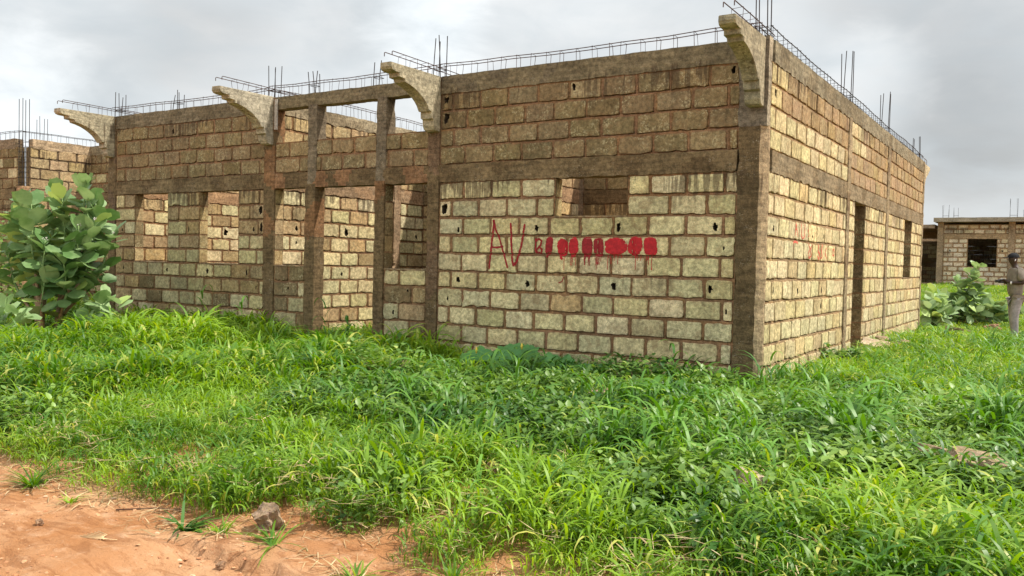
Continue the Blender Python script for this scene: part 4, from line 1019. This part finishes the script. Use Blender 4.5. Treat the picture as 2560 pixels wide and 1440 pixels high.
calotropis('milkweed_shrub', (x0_, y0_, zb), [([Vector((0, 0, 0)), Vector((dx * .5, dy * .5, h * .6)), Vector((dx, dy, h))], .2) for dx, dy, h in ((0, .1, 1.05), (.2, 0, .7), (-.15, .1, .8), (.15, .3, .85), (-.05, -.2, .6), (.3, .2, .5))], 9, 'leafy milkweed at the far end of the side wall', .25, trunk_r=.02, flowers=False)

# leafy green bush behind the tall shrub
def leaf_bush(name, loc, rad, n, leaf, mat, seed, label):
    r = random.Random(seed); root = empty(name, loc, label, 'shrub'); v, f, lv = [], [], []; st = MB()
    for i in range(n):
        a, h = r.uniform(0, 6.28), r.random(); q = rad[0] * math.sqrt(r.random()) * (1 - .5 * abs(h - .55)); p = Vector((q * math.cos(a), q * math.sin(a), .1 + h * rad[1]))
        p += Vector(noise.noise_vector(p * 2)) * .15
        ovate(v, f, lv, p, r.uniform(0, 6.28), r.uniform(-.4, .8), leaf * r.uniform(.6, 1.2), leaf * .6, r, .2, 3)
    for k in range(9):
        a = k * .7; st = MB(); st.tube([(0.03 * math.cos(a), .03 * math.sin(a), 0), (rad[0] * .3 * math.cos(a), rad[0] * .3 * math.sin(a), rad[1] * .5), (rad[0] * .7 * math.cos(a), rad[0] * .7 * math.sin(a), rad[1] * .9)], [.014, .009, .003], 5); st.build('stem', BARK, root, True, False).matrix_parent_inverse = Matrix()
    o = bpy.data.objects.new('leaves', mesh_np('leaves', v, f, lv, mat)); COL.objects.link(o); o.parent = root
    return root
leaf_bush('leafy_bush', (-12.0, -1.45, gz(-12, -1.45)), (.55, 1.65), 1500, .085, WEED, 3, 'bright small leaved bush behind the tall milkweed at the left edge')
leaf_bush('leafy_bush', (-1.05, -.65, gz(-1.05, -.65)), (.42, .34), 620, .075, WEED, 4, 'dark leafy weed mound at the foot of the corner column')
leaf_bush('leafy_bush', (.24, 2.75, gz(.24, 2.75)), (.26, .32), 420, .09, WEED, 5, 'dark green bush against the side wall just before its doorway')
leaf_bush('leafy_bush', (-3.1, -2.2, gz(-3.1, -2.2)), (.38, .42), 560, .07, WEED, 6, 'rounded green weed clump in the middle of the grass below the porch')

# squash vine with broad leaves along the foot of the wall
def squash(loc, seed, label):
    r = random.Random(seed); root = empty('squash_plant', loc, label, 'plant'); v, f, lv = [], [], []; st = MB()
    for i in range(46):
        x = r.uniform(-.85, 1.05); y = r.uniform(-.32, .28); z = .20 + .16 * math.exp(-((x + .1) / .6) ** 2) * r.uniform(.6, 1.1) - .12 * max(0, -y)
        R_ = r.uniform(.10, .165); az = r.uniform(0, 6.28); k = r.random() * .9; tilt = Vector((r.uniform(-.3, .3), -.35 + r.uniform(-.35, .3), 1)).normalized()
        ux = tilt.cross(Vector((0, 1, 0))).normalized(); uy = tilt.cross(ux); c = Vector((x, y, z)); b = len(v); v.append(tuple(c - tilt * .02)); n = 20
        for ring, q in ((0, .55), (1, 1.0)):
            for j in range(n):
                an = 2 * math.pi * j / n; lobe = 1 + .13 * math.cos(5 * an) - (.55 if j == 0 else .0) * q; rr = R_ * q * lobe
                v.append(tuple(c + (ux * math.cos(an + az) + uy * math.sin(an + az)) * rr + tilt * (.012 * math.cos(5 * an + .5) * q + .012 * q)))
        for j in range(n):
            j2 = (j + 1) % n; f.append((b, b + 1 + j, b + 1 + j2)); lv.append(k); f.append((b + 1 + j, b + 1 + n + j, b + 1 + n + j2, b + 1 + j2)); lv.append(k)
        st.tube([(x + r.uniform(-.06, .06), y + .03, 0), (x, y, z - .03)], .004, 4)
    o = bpy.data.objects.new('leaves', mesh_np('leaves', v, f, lv, SQUASH)); COL.objects.link(o); o.parent = root
    s = st.build('stem', GREENSTEM, root, True, False); s.matrix_parent_inverse = Matrix()
    for (x, y, z) in ((.02, -.05, .43), (-.5, -.2, .36)):
        fl = MB(); fl.tube([(x, y, z - .04), (x, y, z), (x, y, z + .035)], [.006, .016, .004], 6)
        q = fl.build('flower', plain('yellow_petal', (.75, .55, .08), .7, .2, .1, 20), root, True, False); q.matrix_parent_inverse = Matrix()
squash((-2.55, -.50, gz(-2.5, -.5)), 4, 'squash plant with broad lobed leaves along the foot of the wall below the red marks')

# tall seedling grasses against the facade, each on its own
def tall_grass(x, y, H, seed, label, n=7, wd=.03):
    r = random.Random(seed); v, f, lv = [], [], []
    blade(v, f, lv, (0, 0, -.02), r.uniform(0, 6), .04, H, .012, .06, r, 6, .6, 1)
    for i in range(n):
        h = H * (.25 + .7 * i / n); blade(v, f, lv, (0, 0, h), i * 2.4 + r.uniform(-.4, .4), .35, H * r.uniform(.35, .55), wd * r.uniform(.7, 1.1), r.uniform(1.6, 2.6), r, 8, r.random() * .9, .7, r.uniform(-.4, .4))
    o = bpy.data.objects.new('tall_grass', mesh_np('tall_grass', v, f, lv, GRASSB)); COL.objects.link(o); o.location = (x, y, gz(x, y))
    return tag(o, label, 'grass', 'tall grasses along the house front')
tall_grass(-8.45, -.30, .88, 1, 'single tall grass stalk in front of the second window from the left')
tall_grass(-7.55, -.30, .72, 2, 'tall drooping grass stalk before the column under the second bracket')
tall_grass(-5.9, -.25, .80, 3, 'tall grass stalk standing in the open doorway of the porch', 5)
tall_grass(-5.3, -.45, .62, 4, 'bushy broad bladed grass at the right post of the doorway', 11, .04)
tall_grass(-.75, -.45, .62, 5, 'arching grass in front of the dark corner column', 8)
tall_grass(.10, .05, .52, 6, 'short grass stalk right at the corner of the house', 6)
tall_grass(-11.0, -.45, .75, 7, 'thin grass stalk by the leftmost column of the house', 6, .022)
tall_grass(2.42, -1.35, .75, 8, 'tall broad bladed grass at the right edge of the picture', 11, .045)

# plants that stand alone on the bare soil
def rosette(x, y, R_, seed, label, n=26, wd=.012, mat=GRASS, lean=(.6, 1.3), tilt_dir=None):
    r = random.Random(seed); v, f, lv = [], [], []
    for i in range(n):
        az = r.uniform(0, 6.28) if tilt_dir is None or r.random() < .35 else tilt_dir + r.uniform(-.7, .7)
        blade(v, f, lv, (r.uniform(-.02, .02), r.uniform(-.02, .02), -.005), az, r.uniform(*lean), R_ * r.uniform(.5, 1.1), wd * r.uniform(.7, 1.2), r.uniform(.2, 1.0), r, 6, r.random() * .93, .7, r.uniform(-.5, .5))
    o = bpy.data.objects.new('grass_tuft', mesh_np('grass_tuft', v, f, lv, mat)); COL.objects.link(o); o.location = (x, y, gz(x, y))
    return tag(o, label, 'grass tuft', 'grass tufts on the bare soil')
rosette(-1.42, -5.78, .26, 1, 'dark broad leaved grass tuft alone on the orange soil', 34, .020, GRASSB, (.6, 1.35), .6)
rosette(-2.38, -5.86, .13, 2, 'small flat weed on the bare soil left of the dark tuft', 22, .009)
rosette(-2.93, -5.80, .28, 3, 'spreading grass tuft at the left edge of the bare soil', 46, .014)
rosette(-1.18, -5.72, .20, 4, 'sparse grass tuft left of the broken brick', 20, .012)
rosette(-.78, -5.72, .28, 5, 'long bladed grass tuft leaning from the verge right of the broken brick', 24, .012, GRASS, (.8, 1.4), 2.6)
rosette(-.15, -5.78, .22, 6, 'low grass tuft on the cracked soil near the lower edge', 22, .012)
rosette(.30, -5.62, .26, 7, 'upright bright grass tuft where the bare soil ends at the lower edge', 28, .013, GRASS, (.2, .9))
# dry stalks lying on the soil
m = MB(); r = random.Random(3)
for i in range(7): m.tube([(-.11 + i * .006, -.05 + i * .016, .006 + .002 * i), (0, .012 * i - .02, .012), (.10 - i * .014, .045 - .010 * i, .006)], .0022, 5)
o = m.build('dry_stalks', plain('straw', (.62, .45, .25), .9, .1, .2, 40), None, True, False); o.location = (-1.63, -6.15, gz(-1.63, -6.15)); tag(o, 'small bundle of dry straw stalks lying on the orange soil', 'straw')
m = MB(); m.tube([(0, 0, .006), (.2, .14, .02), (.42, .22, .012), (.62, .36, .03)], [.005, .004, .0035, .002], 5); m.tube([(.3, .18, .018), (.36, .26, .03)], .0025, 4)
o = m.build('twig', plain('twig_bark', (.16, .09, .06), .9, .1, .3, 40), None, True, False); o.location = (-2.05, -5.78, gz(-2.05, -5.78) + .002); tag(o, 'thin dark twig lying on the soil at the grass edge', 'twig')

# ------------------------------------------------------------------ rubble
def rock(name, loc, dims, seed, col, label, cat, rot=(0, 0, 0), rough=.12, group=None, blocky=.5, parts=None):
    r = random.Random(seed); n = 9; v = []; f = []
    import itertools
    idx = {}
    def vid(p):
        k = tuple(round(q, 4) for q in p)
        if k not in idx:
            idx[k] = len(v); q = Vector(p); s = q.normalized() * 1.0; q = q * blocky + s * (1 - blocky) * .95
            d = noise.noise(q * 1.4 + Vector((seed, 0, 0))) * rough * 1.6 + noise.noise(q * 4 + Vector((0, seed, 0))) * rough * .6 + noise.noise(q * 11) * rough * .25
            q = q * (1 + d); v.append((q.x * dims[0] / 2, q.y * dims[1] / 2, q.z * dims[2] / 2))
        return idx[k]
    for ax in range(3):
        for sg in (-1, 1):
            for i in range(n):
                for j in range(n):
                    c = []
                    for a, b in ((i, j), (i + 1, j), (i + 1, j + 1), (i, j + 1)):
                        p = [0, 0, 0]; p[ax] = sg; p[(ax + 1) % 3] = -1 + 2 * a / n; p[(ax + 2) % 3] = -1 + 2 * b / n; c.append(vid(p))
                    f.append(tuple(c) if sg > 0 else tuple(c[::-1]))
    me = bpy.data.meshes.new(name); me.from_pydata(v, [], f)
    a = me.attributes.new('tint', 'FLOAT_COLOR', 'FACE'); a.data.foreach_set('color', [q for _ in f for q in (*vary(col, r, .06, .3),)]); me.materials.append(RUB); me.update()
    o = bpy.data.objects.new(name, me); COL.objects.link(o); o.location = loc; o.rotation_euler = rot
    return tag(o, label, cat, group)
RUB = masonry('rubble_stone', 0)
z = gz
rock('broken_brick', (-1.00, -5.56, z(-1.0, -5.56) + .05), (.13, .12, .155), 1, (.34, .24, .155), 'broken grey brown brick standing at the edge of the bare soil', 'brick', (.25, -.35, .9), .24, None, .70)
rock('block_piece', (1.13, -4.02, z(1.13, -4) + .12), (.15, .14, .20), 2, (.60, .47, .31), 'pale broken block piece upright in the grass at the lower right', 'block', (.1, .3, .8), .16, None, .75)
rock('stone', (-.91, -1.75, z(-.9, -1.75) + .16), (.30, .22, .18), 3, (.52, .37, .25), 'pinkish stone among the weeds in front of the wall', 'stone', (.1, .1, .3), .2)
rock('stone', (2.20, -3.0, z(2.2, -3) + .25), (.30, .22, .08), 4, (.40, .29, .18), 'flat layered brown stone slab in the weeds near the right edge', 'stone', (.25, .12, .4), .16, None, .7)
rock('stone', (1.93, -2.75, z(1.93, -2.7) + .22), (.25, .2, .12), 14, (.45, .32, .2), 'small dark stone just left of the layered stone slab', 'stone', (.1, .2, 1.4), .16)
m = MB(); bc = (.50, .41, .28, .6)
for a, b in (((-.2, -.1, -.1), (-.165, .1, .1)), ((.165, -.1, -.1), (.2, .1, .1)), ((-.018, -.099, -.099), (.018, .099, .099)), ((-.165, -.1, -.1), (.165, -.068, .1)), ((-.165, .068, -.1), (.165, .1, .1)), ((-.165, -.068, .045), (.165, .068, .075))): rough_box(m, a, b, (.50, .41, .28), .05, .004, 0, a[0] * 9, None, .02)
o = m.build('concrete_block', RUB); o.location = (1.02, 8.6, z(1.0, 8.6) + .26); o.rotation_euler = (R(80), R(4), R(-38)); tag(o, 'hollow concrete block with a dark cavity lying in the lawn beyond the doorway', 'block')
rock('stone', (1.30, 8.2, z(1.3, 8.2) + .08), (.22, .2, .2), 15, (.33, .25, .17), 'dark brown stone lying against the grey block in the lawn', 'stone', (.3, .05, .9), .16)
for i, (x, y, sx, sy, sz, c, lab) in enumerate([
    (.30, 4.75, .55, .45, .16, (.58, .45, .30), 'large pale rubble lump right before the side doorway'), (.52, 5.35, .42, .26, .14, (.55, .40, .27), 'flat rubble slab beside the doorway, behind the large pale lump'),
    (.25, 5.75, .40, .22, .16, (.42, .30, .20), 'brown block lying against the side wall past the doorway'), (.75, 5.05, .36, .24, .10, (.56, .42, .28), 'thin tilted rubble piece at the right end of the rubble pile'), (.95, 5.5, .3, .2, .1, (.38, .27, .18), 'small brown rubble piece farthest from the side wall')]):
    rock('rubble_piece', (x, y, z(x, y) + sz / 2 + .13), (sx * .78, sy * .78, sz * 1.25), 20 + i, c, lab, 'rubble', (rg.uniform(-.25, .25), rg.uniform(-.25, .25), rg.uniform(0, 3)), .12, 'rubble by the side doorway', .8)
for i, (x, y, s, lab) in enumerate([(-.25, -2.05, .12, 'small pink stone in the weeds, right of the pinkish one'), (-.62, -2.25, .10, 'tiny pink stone in the weeds below the pinkish one'), (-.35, -4.35, .10, 'small orange stone in the sparse grass near the bare patch'), (.1, -4.95, .10, 'pale pebble sized stone low in the bright grass'), (1.35, 12.2, .3, 'brown stone in the lawn to the left of the standing person'), (-.9, -5.95, .05, 'orange clod on the cracked soil'), (-2.1, -6.2, .045, 'dark clod on the soil below the twig')]):
    rock('stone', (x, y, z(x, y) + s * .35 + (.06 if y > -5.5 else 0)), (s, s * .8, s * .7), 40 + i, (.55, .36, .24) if i < 4 else (.40, .24, .14), lab, 'stone', (.2, .1, i), .2)

# ------------------------------------------------------------------ the person at the right edge
def skin_mesh(name, verts, edges, radii, mat, parent, sub=2, root_i=0):
    me = bpy.data.meshes.new(name); me.from_pydata(verts, edges, []); me.materials.append(mat)
    o = bpy.data.objects.new(name, me); COL.objects.link(o)
    o.modifiers.new('skin', 'SKIN'); sk = me.skin_vertices[0].data
    for i, q in enumerate(radii): sk[i].radius = (q, q) if isinstance(q, (int, float)) else q
    for i in range(len(verts)): sk[i].use_root = (i == root_i)
    o.modifiers['skin'].use_smooth_shade = True
    ss = o.modifiers.new('sub', 'SUBSURF'); ss.levels = sub; ss.render_levels = sub
    if parent: o.parent = parent
    return o
PX, PY = 1.80, 10.87
per = empty('person', (PX, PY, gz(PX, PY)), 'person in black cap and grey brown clothes standing at right edge holding a camera', 'person', rz=R(205))
SKIN = plain('skin', (.045, .025, .018), .55, .4, .15, 10); SHIRT = plain('shirt_cloth', (.21, .19, .16), .9, .1, .2, 14); TROU = plain('trouser_cloth', (.30, .275, .275), .9, .1, .2, 14); CAPM = plain('cap_cloth', (.012, .013, .016), .8, .2, .2, 14); SHOE = plain('shoe_leather', (.05, .04, .035), .7, .3, .2, 14)
V = []; E_ = []; RD = []
def bone(p, parent_i, rad):
    V.append(p); RD.append(rad); i = len(V) - 1
    if parent_i is not None: E_.append((parent_i, i))
    return i
pel = bone((0, 0, .95), None, (.085, .11)); sp = bone((0, 0, 1.15), pel, (.08, .11)); ch = bone((.0, 0, 1.36), sp, (.09, .13)); nk = bone((.02, 0, 1.49), ch, .055); n2_ = bone((.05, 0, 1.55), nk, .052)
hd = bone((.065, 0, 1.62), n2_, (.082, .072)); ht = bone((.055, 0, 1.70), hd, (.080, .070)); ns = bone((.155, 0, 1.615), hd, .014)
for s in (-1, 1):
    bone((.05, s * .082, 1.625), hd, .014)
    sh = bone((0, s * .17, 1.42), ch, .062); el = bone((-.05, s * .245, 1.17), sh, .044); wr = bone((.14, s * .13, 1.17), el, .027); pm_ = bone((.20, s * .09, 1.20), wr, (.020, .034))
    for k, (dx, dy, ln) in enumerate(((.05, -.03, .035), (.055, -.01, .04), (.052, .012, .038), (.044, .03, .03))):
        a = bone((.20 + dx, s * (.085 - .01) + dy * .7, 1.21 + .01 * k), pm_, .0095); b = bone((.20 + dx + ln, s * .06 + dy * .6, 1.205 + .008 * k), a, .0085); bone((.20 + dx + ln * .8, s * .035 + dy * .5, 1.195 + .008 * k), b, .0075)
    th = bone((.18, s * .055, 1.22), pm_, .010); bone((.22, s * .035, 1.24), th, .008)
    hp = bone((0, s * .09, .86), pel, .065); kn = bone((.03 * s + .02, s * .10, .50), hp, .05); an_ = bone((.05 * s - .03, s * .11, .09), kn, .036); bone((.05 * s + .10, s * .13, .035), an_, .032)
skin_mesh('body', V, E_, RD, SKIN, per)
V, E_, RD = [], [], []
a = bone((0, 0, .86), None, (.155, .185)); b = bone((0, 0, 1.12), a, (.145, .17)); c = bone((0, 0, 1.36), b, (.128, .175)); bone((.01, 0, 1.46), c, (.08, .09))
for s in (-1, 1):
    q = bone((0, s * .185, 1.42), c, .078); bone((-.015, s * .235, 1.20), q, .068)
skin_mesh('shirt', V, E_, RD, SHIRT, per)
V, E_, RD = [], [], []
a = bone((0, 0, .93), None, (.13, .16))
for s in (-1, 1):
    h = bone((0, s * .09, .84), a, .105); k = bone((.03 * s + .015, s * .10, .50), h, .082); k2 = bone((.04 * s - .01, s * .105, .28), k, .072); bone((.05 * s - .03, s * .11, .06), k2, .070)
skin_mesh('trousers', V, E_, RD, TROU, per)
for s in (-1, 1):
    skin_mesh('shoe', [(.05 * s - .06, s * .115, .04), (.05 * s + .04, s * .12, .045), (.05 * s + .15, s * .13, .035)], [(0, 1), (1, 2)], [(.035, .045), (.045, .04), (.035, .028)], SHOE, per)
m = MB()                                              # cap: crown and peak
n = 16; rings = []
vs = []; fs = []
for k in range(6):
    ph = k / 5 * math.pi / 2
    for j in range(n):
        an = 2 * math.pi * j / n; vs.append((.057 + .110 * math.cos(an) * math.cos(ph), .092 * math.sin(an) * math.cos(ph), 1.672 + .095 * math.sin(ph)))
for k in range(5):
    for j in range(n): j2 = (j + 1) % n; fs.append((k * n + j, k * n + j2, (k + 1) * n + j2, (k + 1) * n + j))
m.add(vs, fs)
pk = []; 
for t in (0, .009):
    for (x, y) in [(.14, -.075), (.20, -.065), (.235, -.03), (.24, 0), (.235, .03), (.20, .065), (.14, .075)]: pk.append((x, y, 1.675 - (x - .14) * .22 + t))
m.add(pk, [tuple(range(6, -1, -1)), tuple(range(7, 14))] + [(i, i + 1, i + 8, i + 7) for i in range(6)])
o = m.build('cap', CAPM, per, True, False); o.matrix_parent_inverse = Matrix()
for sy in (-.093, .093):
    m = MB(); m.tube([(.055, sy, 1.632), (.065, sy, 1.61), (.07, sy, 1.595)], [.007, .006, .004], 6)
    o = m.build('earbud', plain('white_plastic', (.8, .8, .8), .4, .5, .02, 10), per, True, False); o.matrix_parent_inverse = Matrix()
m = MB(); m.tube([(.125, .138, 1.168), (.15, .124, 1.172)], [.031, .031], 10)
o = m.build('wristband', plain('pale_band', (.7, .7, .7), .5, .4, .05, 10), per, True, False); o.matrix_parent_inverse = Matrix()
# handheld camera: body, lens barrel, grip and pale top plate
hc = empty('handheld_camera', (PX + math.cos(R(205)) * .27, PY + math.sin(R(205)) * .27, gz(PX, PY) + 1.20), 'small dark camera held in the hands of the person at the right edge', 'camera', rz=R(205))
m = MB(); m.box((-.03, -.065, -.04), (.03, .065, .035)); m.box((-.045, -.065, -.04), (-.03, -.03, .03)); o = m.build('body', plain('camera_black', (.02, .02, .022), .5, .4, .1, 10), hc, False, False); o.matrix_parent_inverse = Matrix()
m = MB(); m.tube([(.03, 0, 0), (.05, 0, 0), (.052, 0, 0), (.11, 0, -.005)], [.032, .032, .027, .027], 14); o = m.build('lens', plain('lens_black', (.03, .03, .03), .35, .5, .1, 10), hc, True, False); o.matrix_parent_inverse = Matrix()
m = MB(); m.box((-.02, -.05, .0352), (.022, .05, .048)); m.tube([(0, .05, .048), (0, .05, .056)], .010, 8); o = m.build('top_plate', plain('camera_silver', (.6, .6, .62), .4, .5, .1, 10), hc, False, False); o.matrix_parent_inverse = Matrix()
# scrap of white plastic caught at the column
m = MB(); m.add([(0, 0, 0), (.03, .005, .01), (.045, 0, .12), (.02, .008, .16), (0, .004, .10), (.02, -.03, .06)], [(0, 1, 5), (1, 2, 5), (2, 3, 5), (3, 4, 5), (4, 0, 5)]); o = m.build('plastic_scrap', plain('white_film', (.75, .75, .75), .5, .3, .05, 10), None, False, False); o.location = (-7.1, -.12, .42); tag(o, 'white plastic scrap caught in the grass by the column under the second bracket', 'litter')
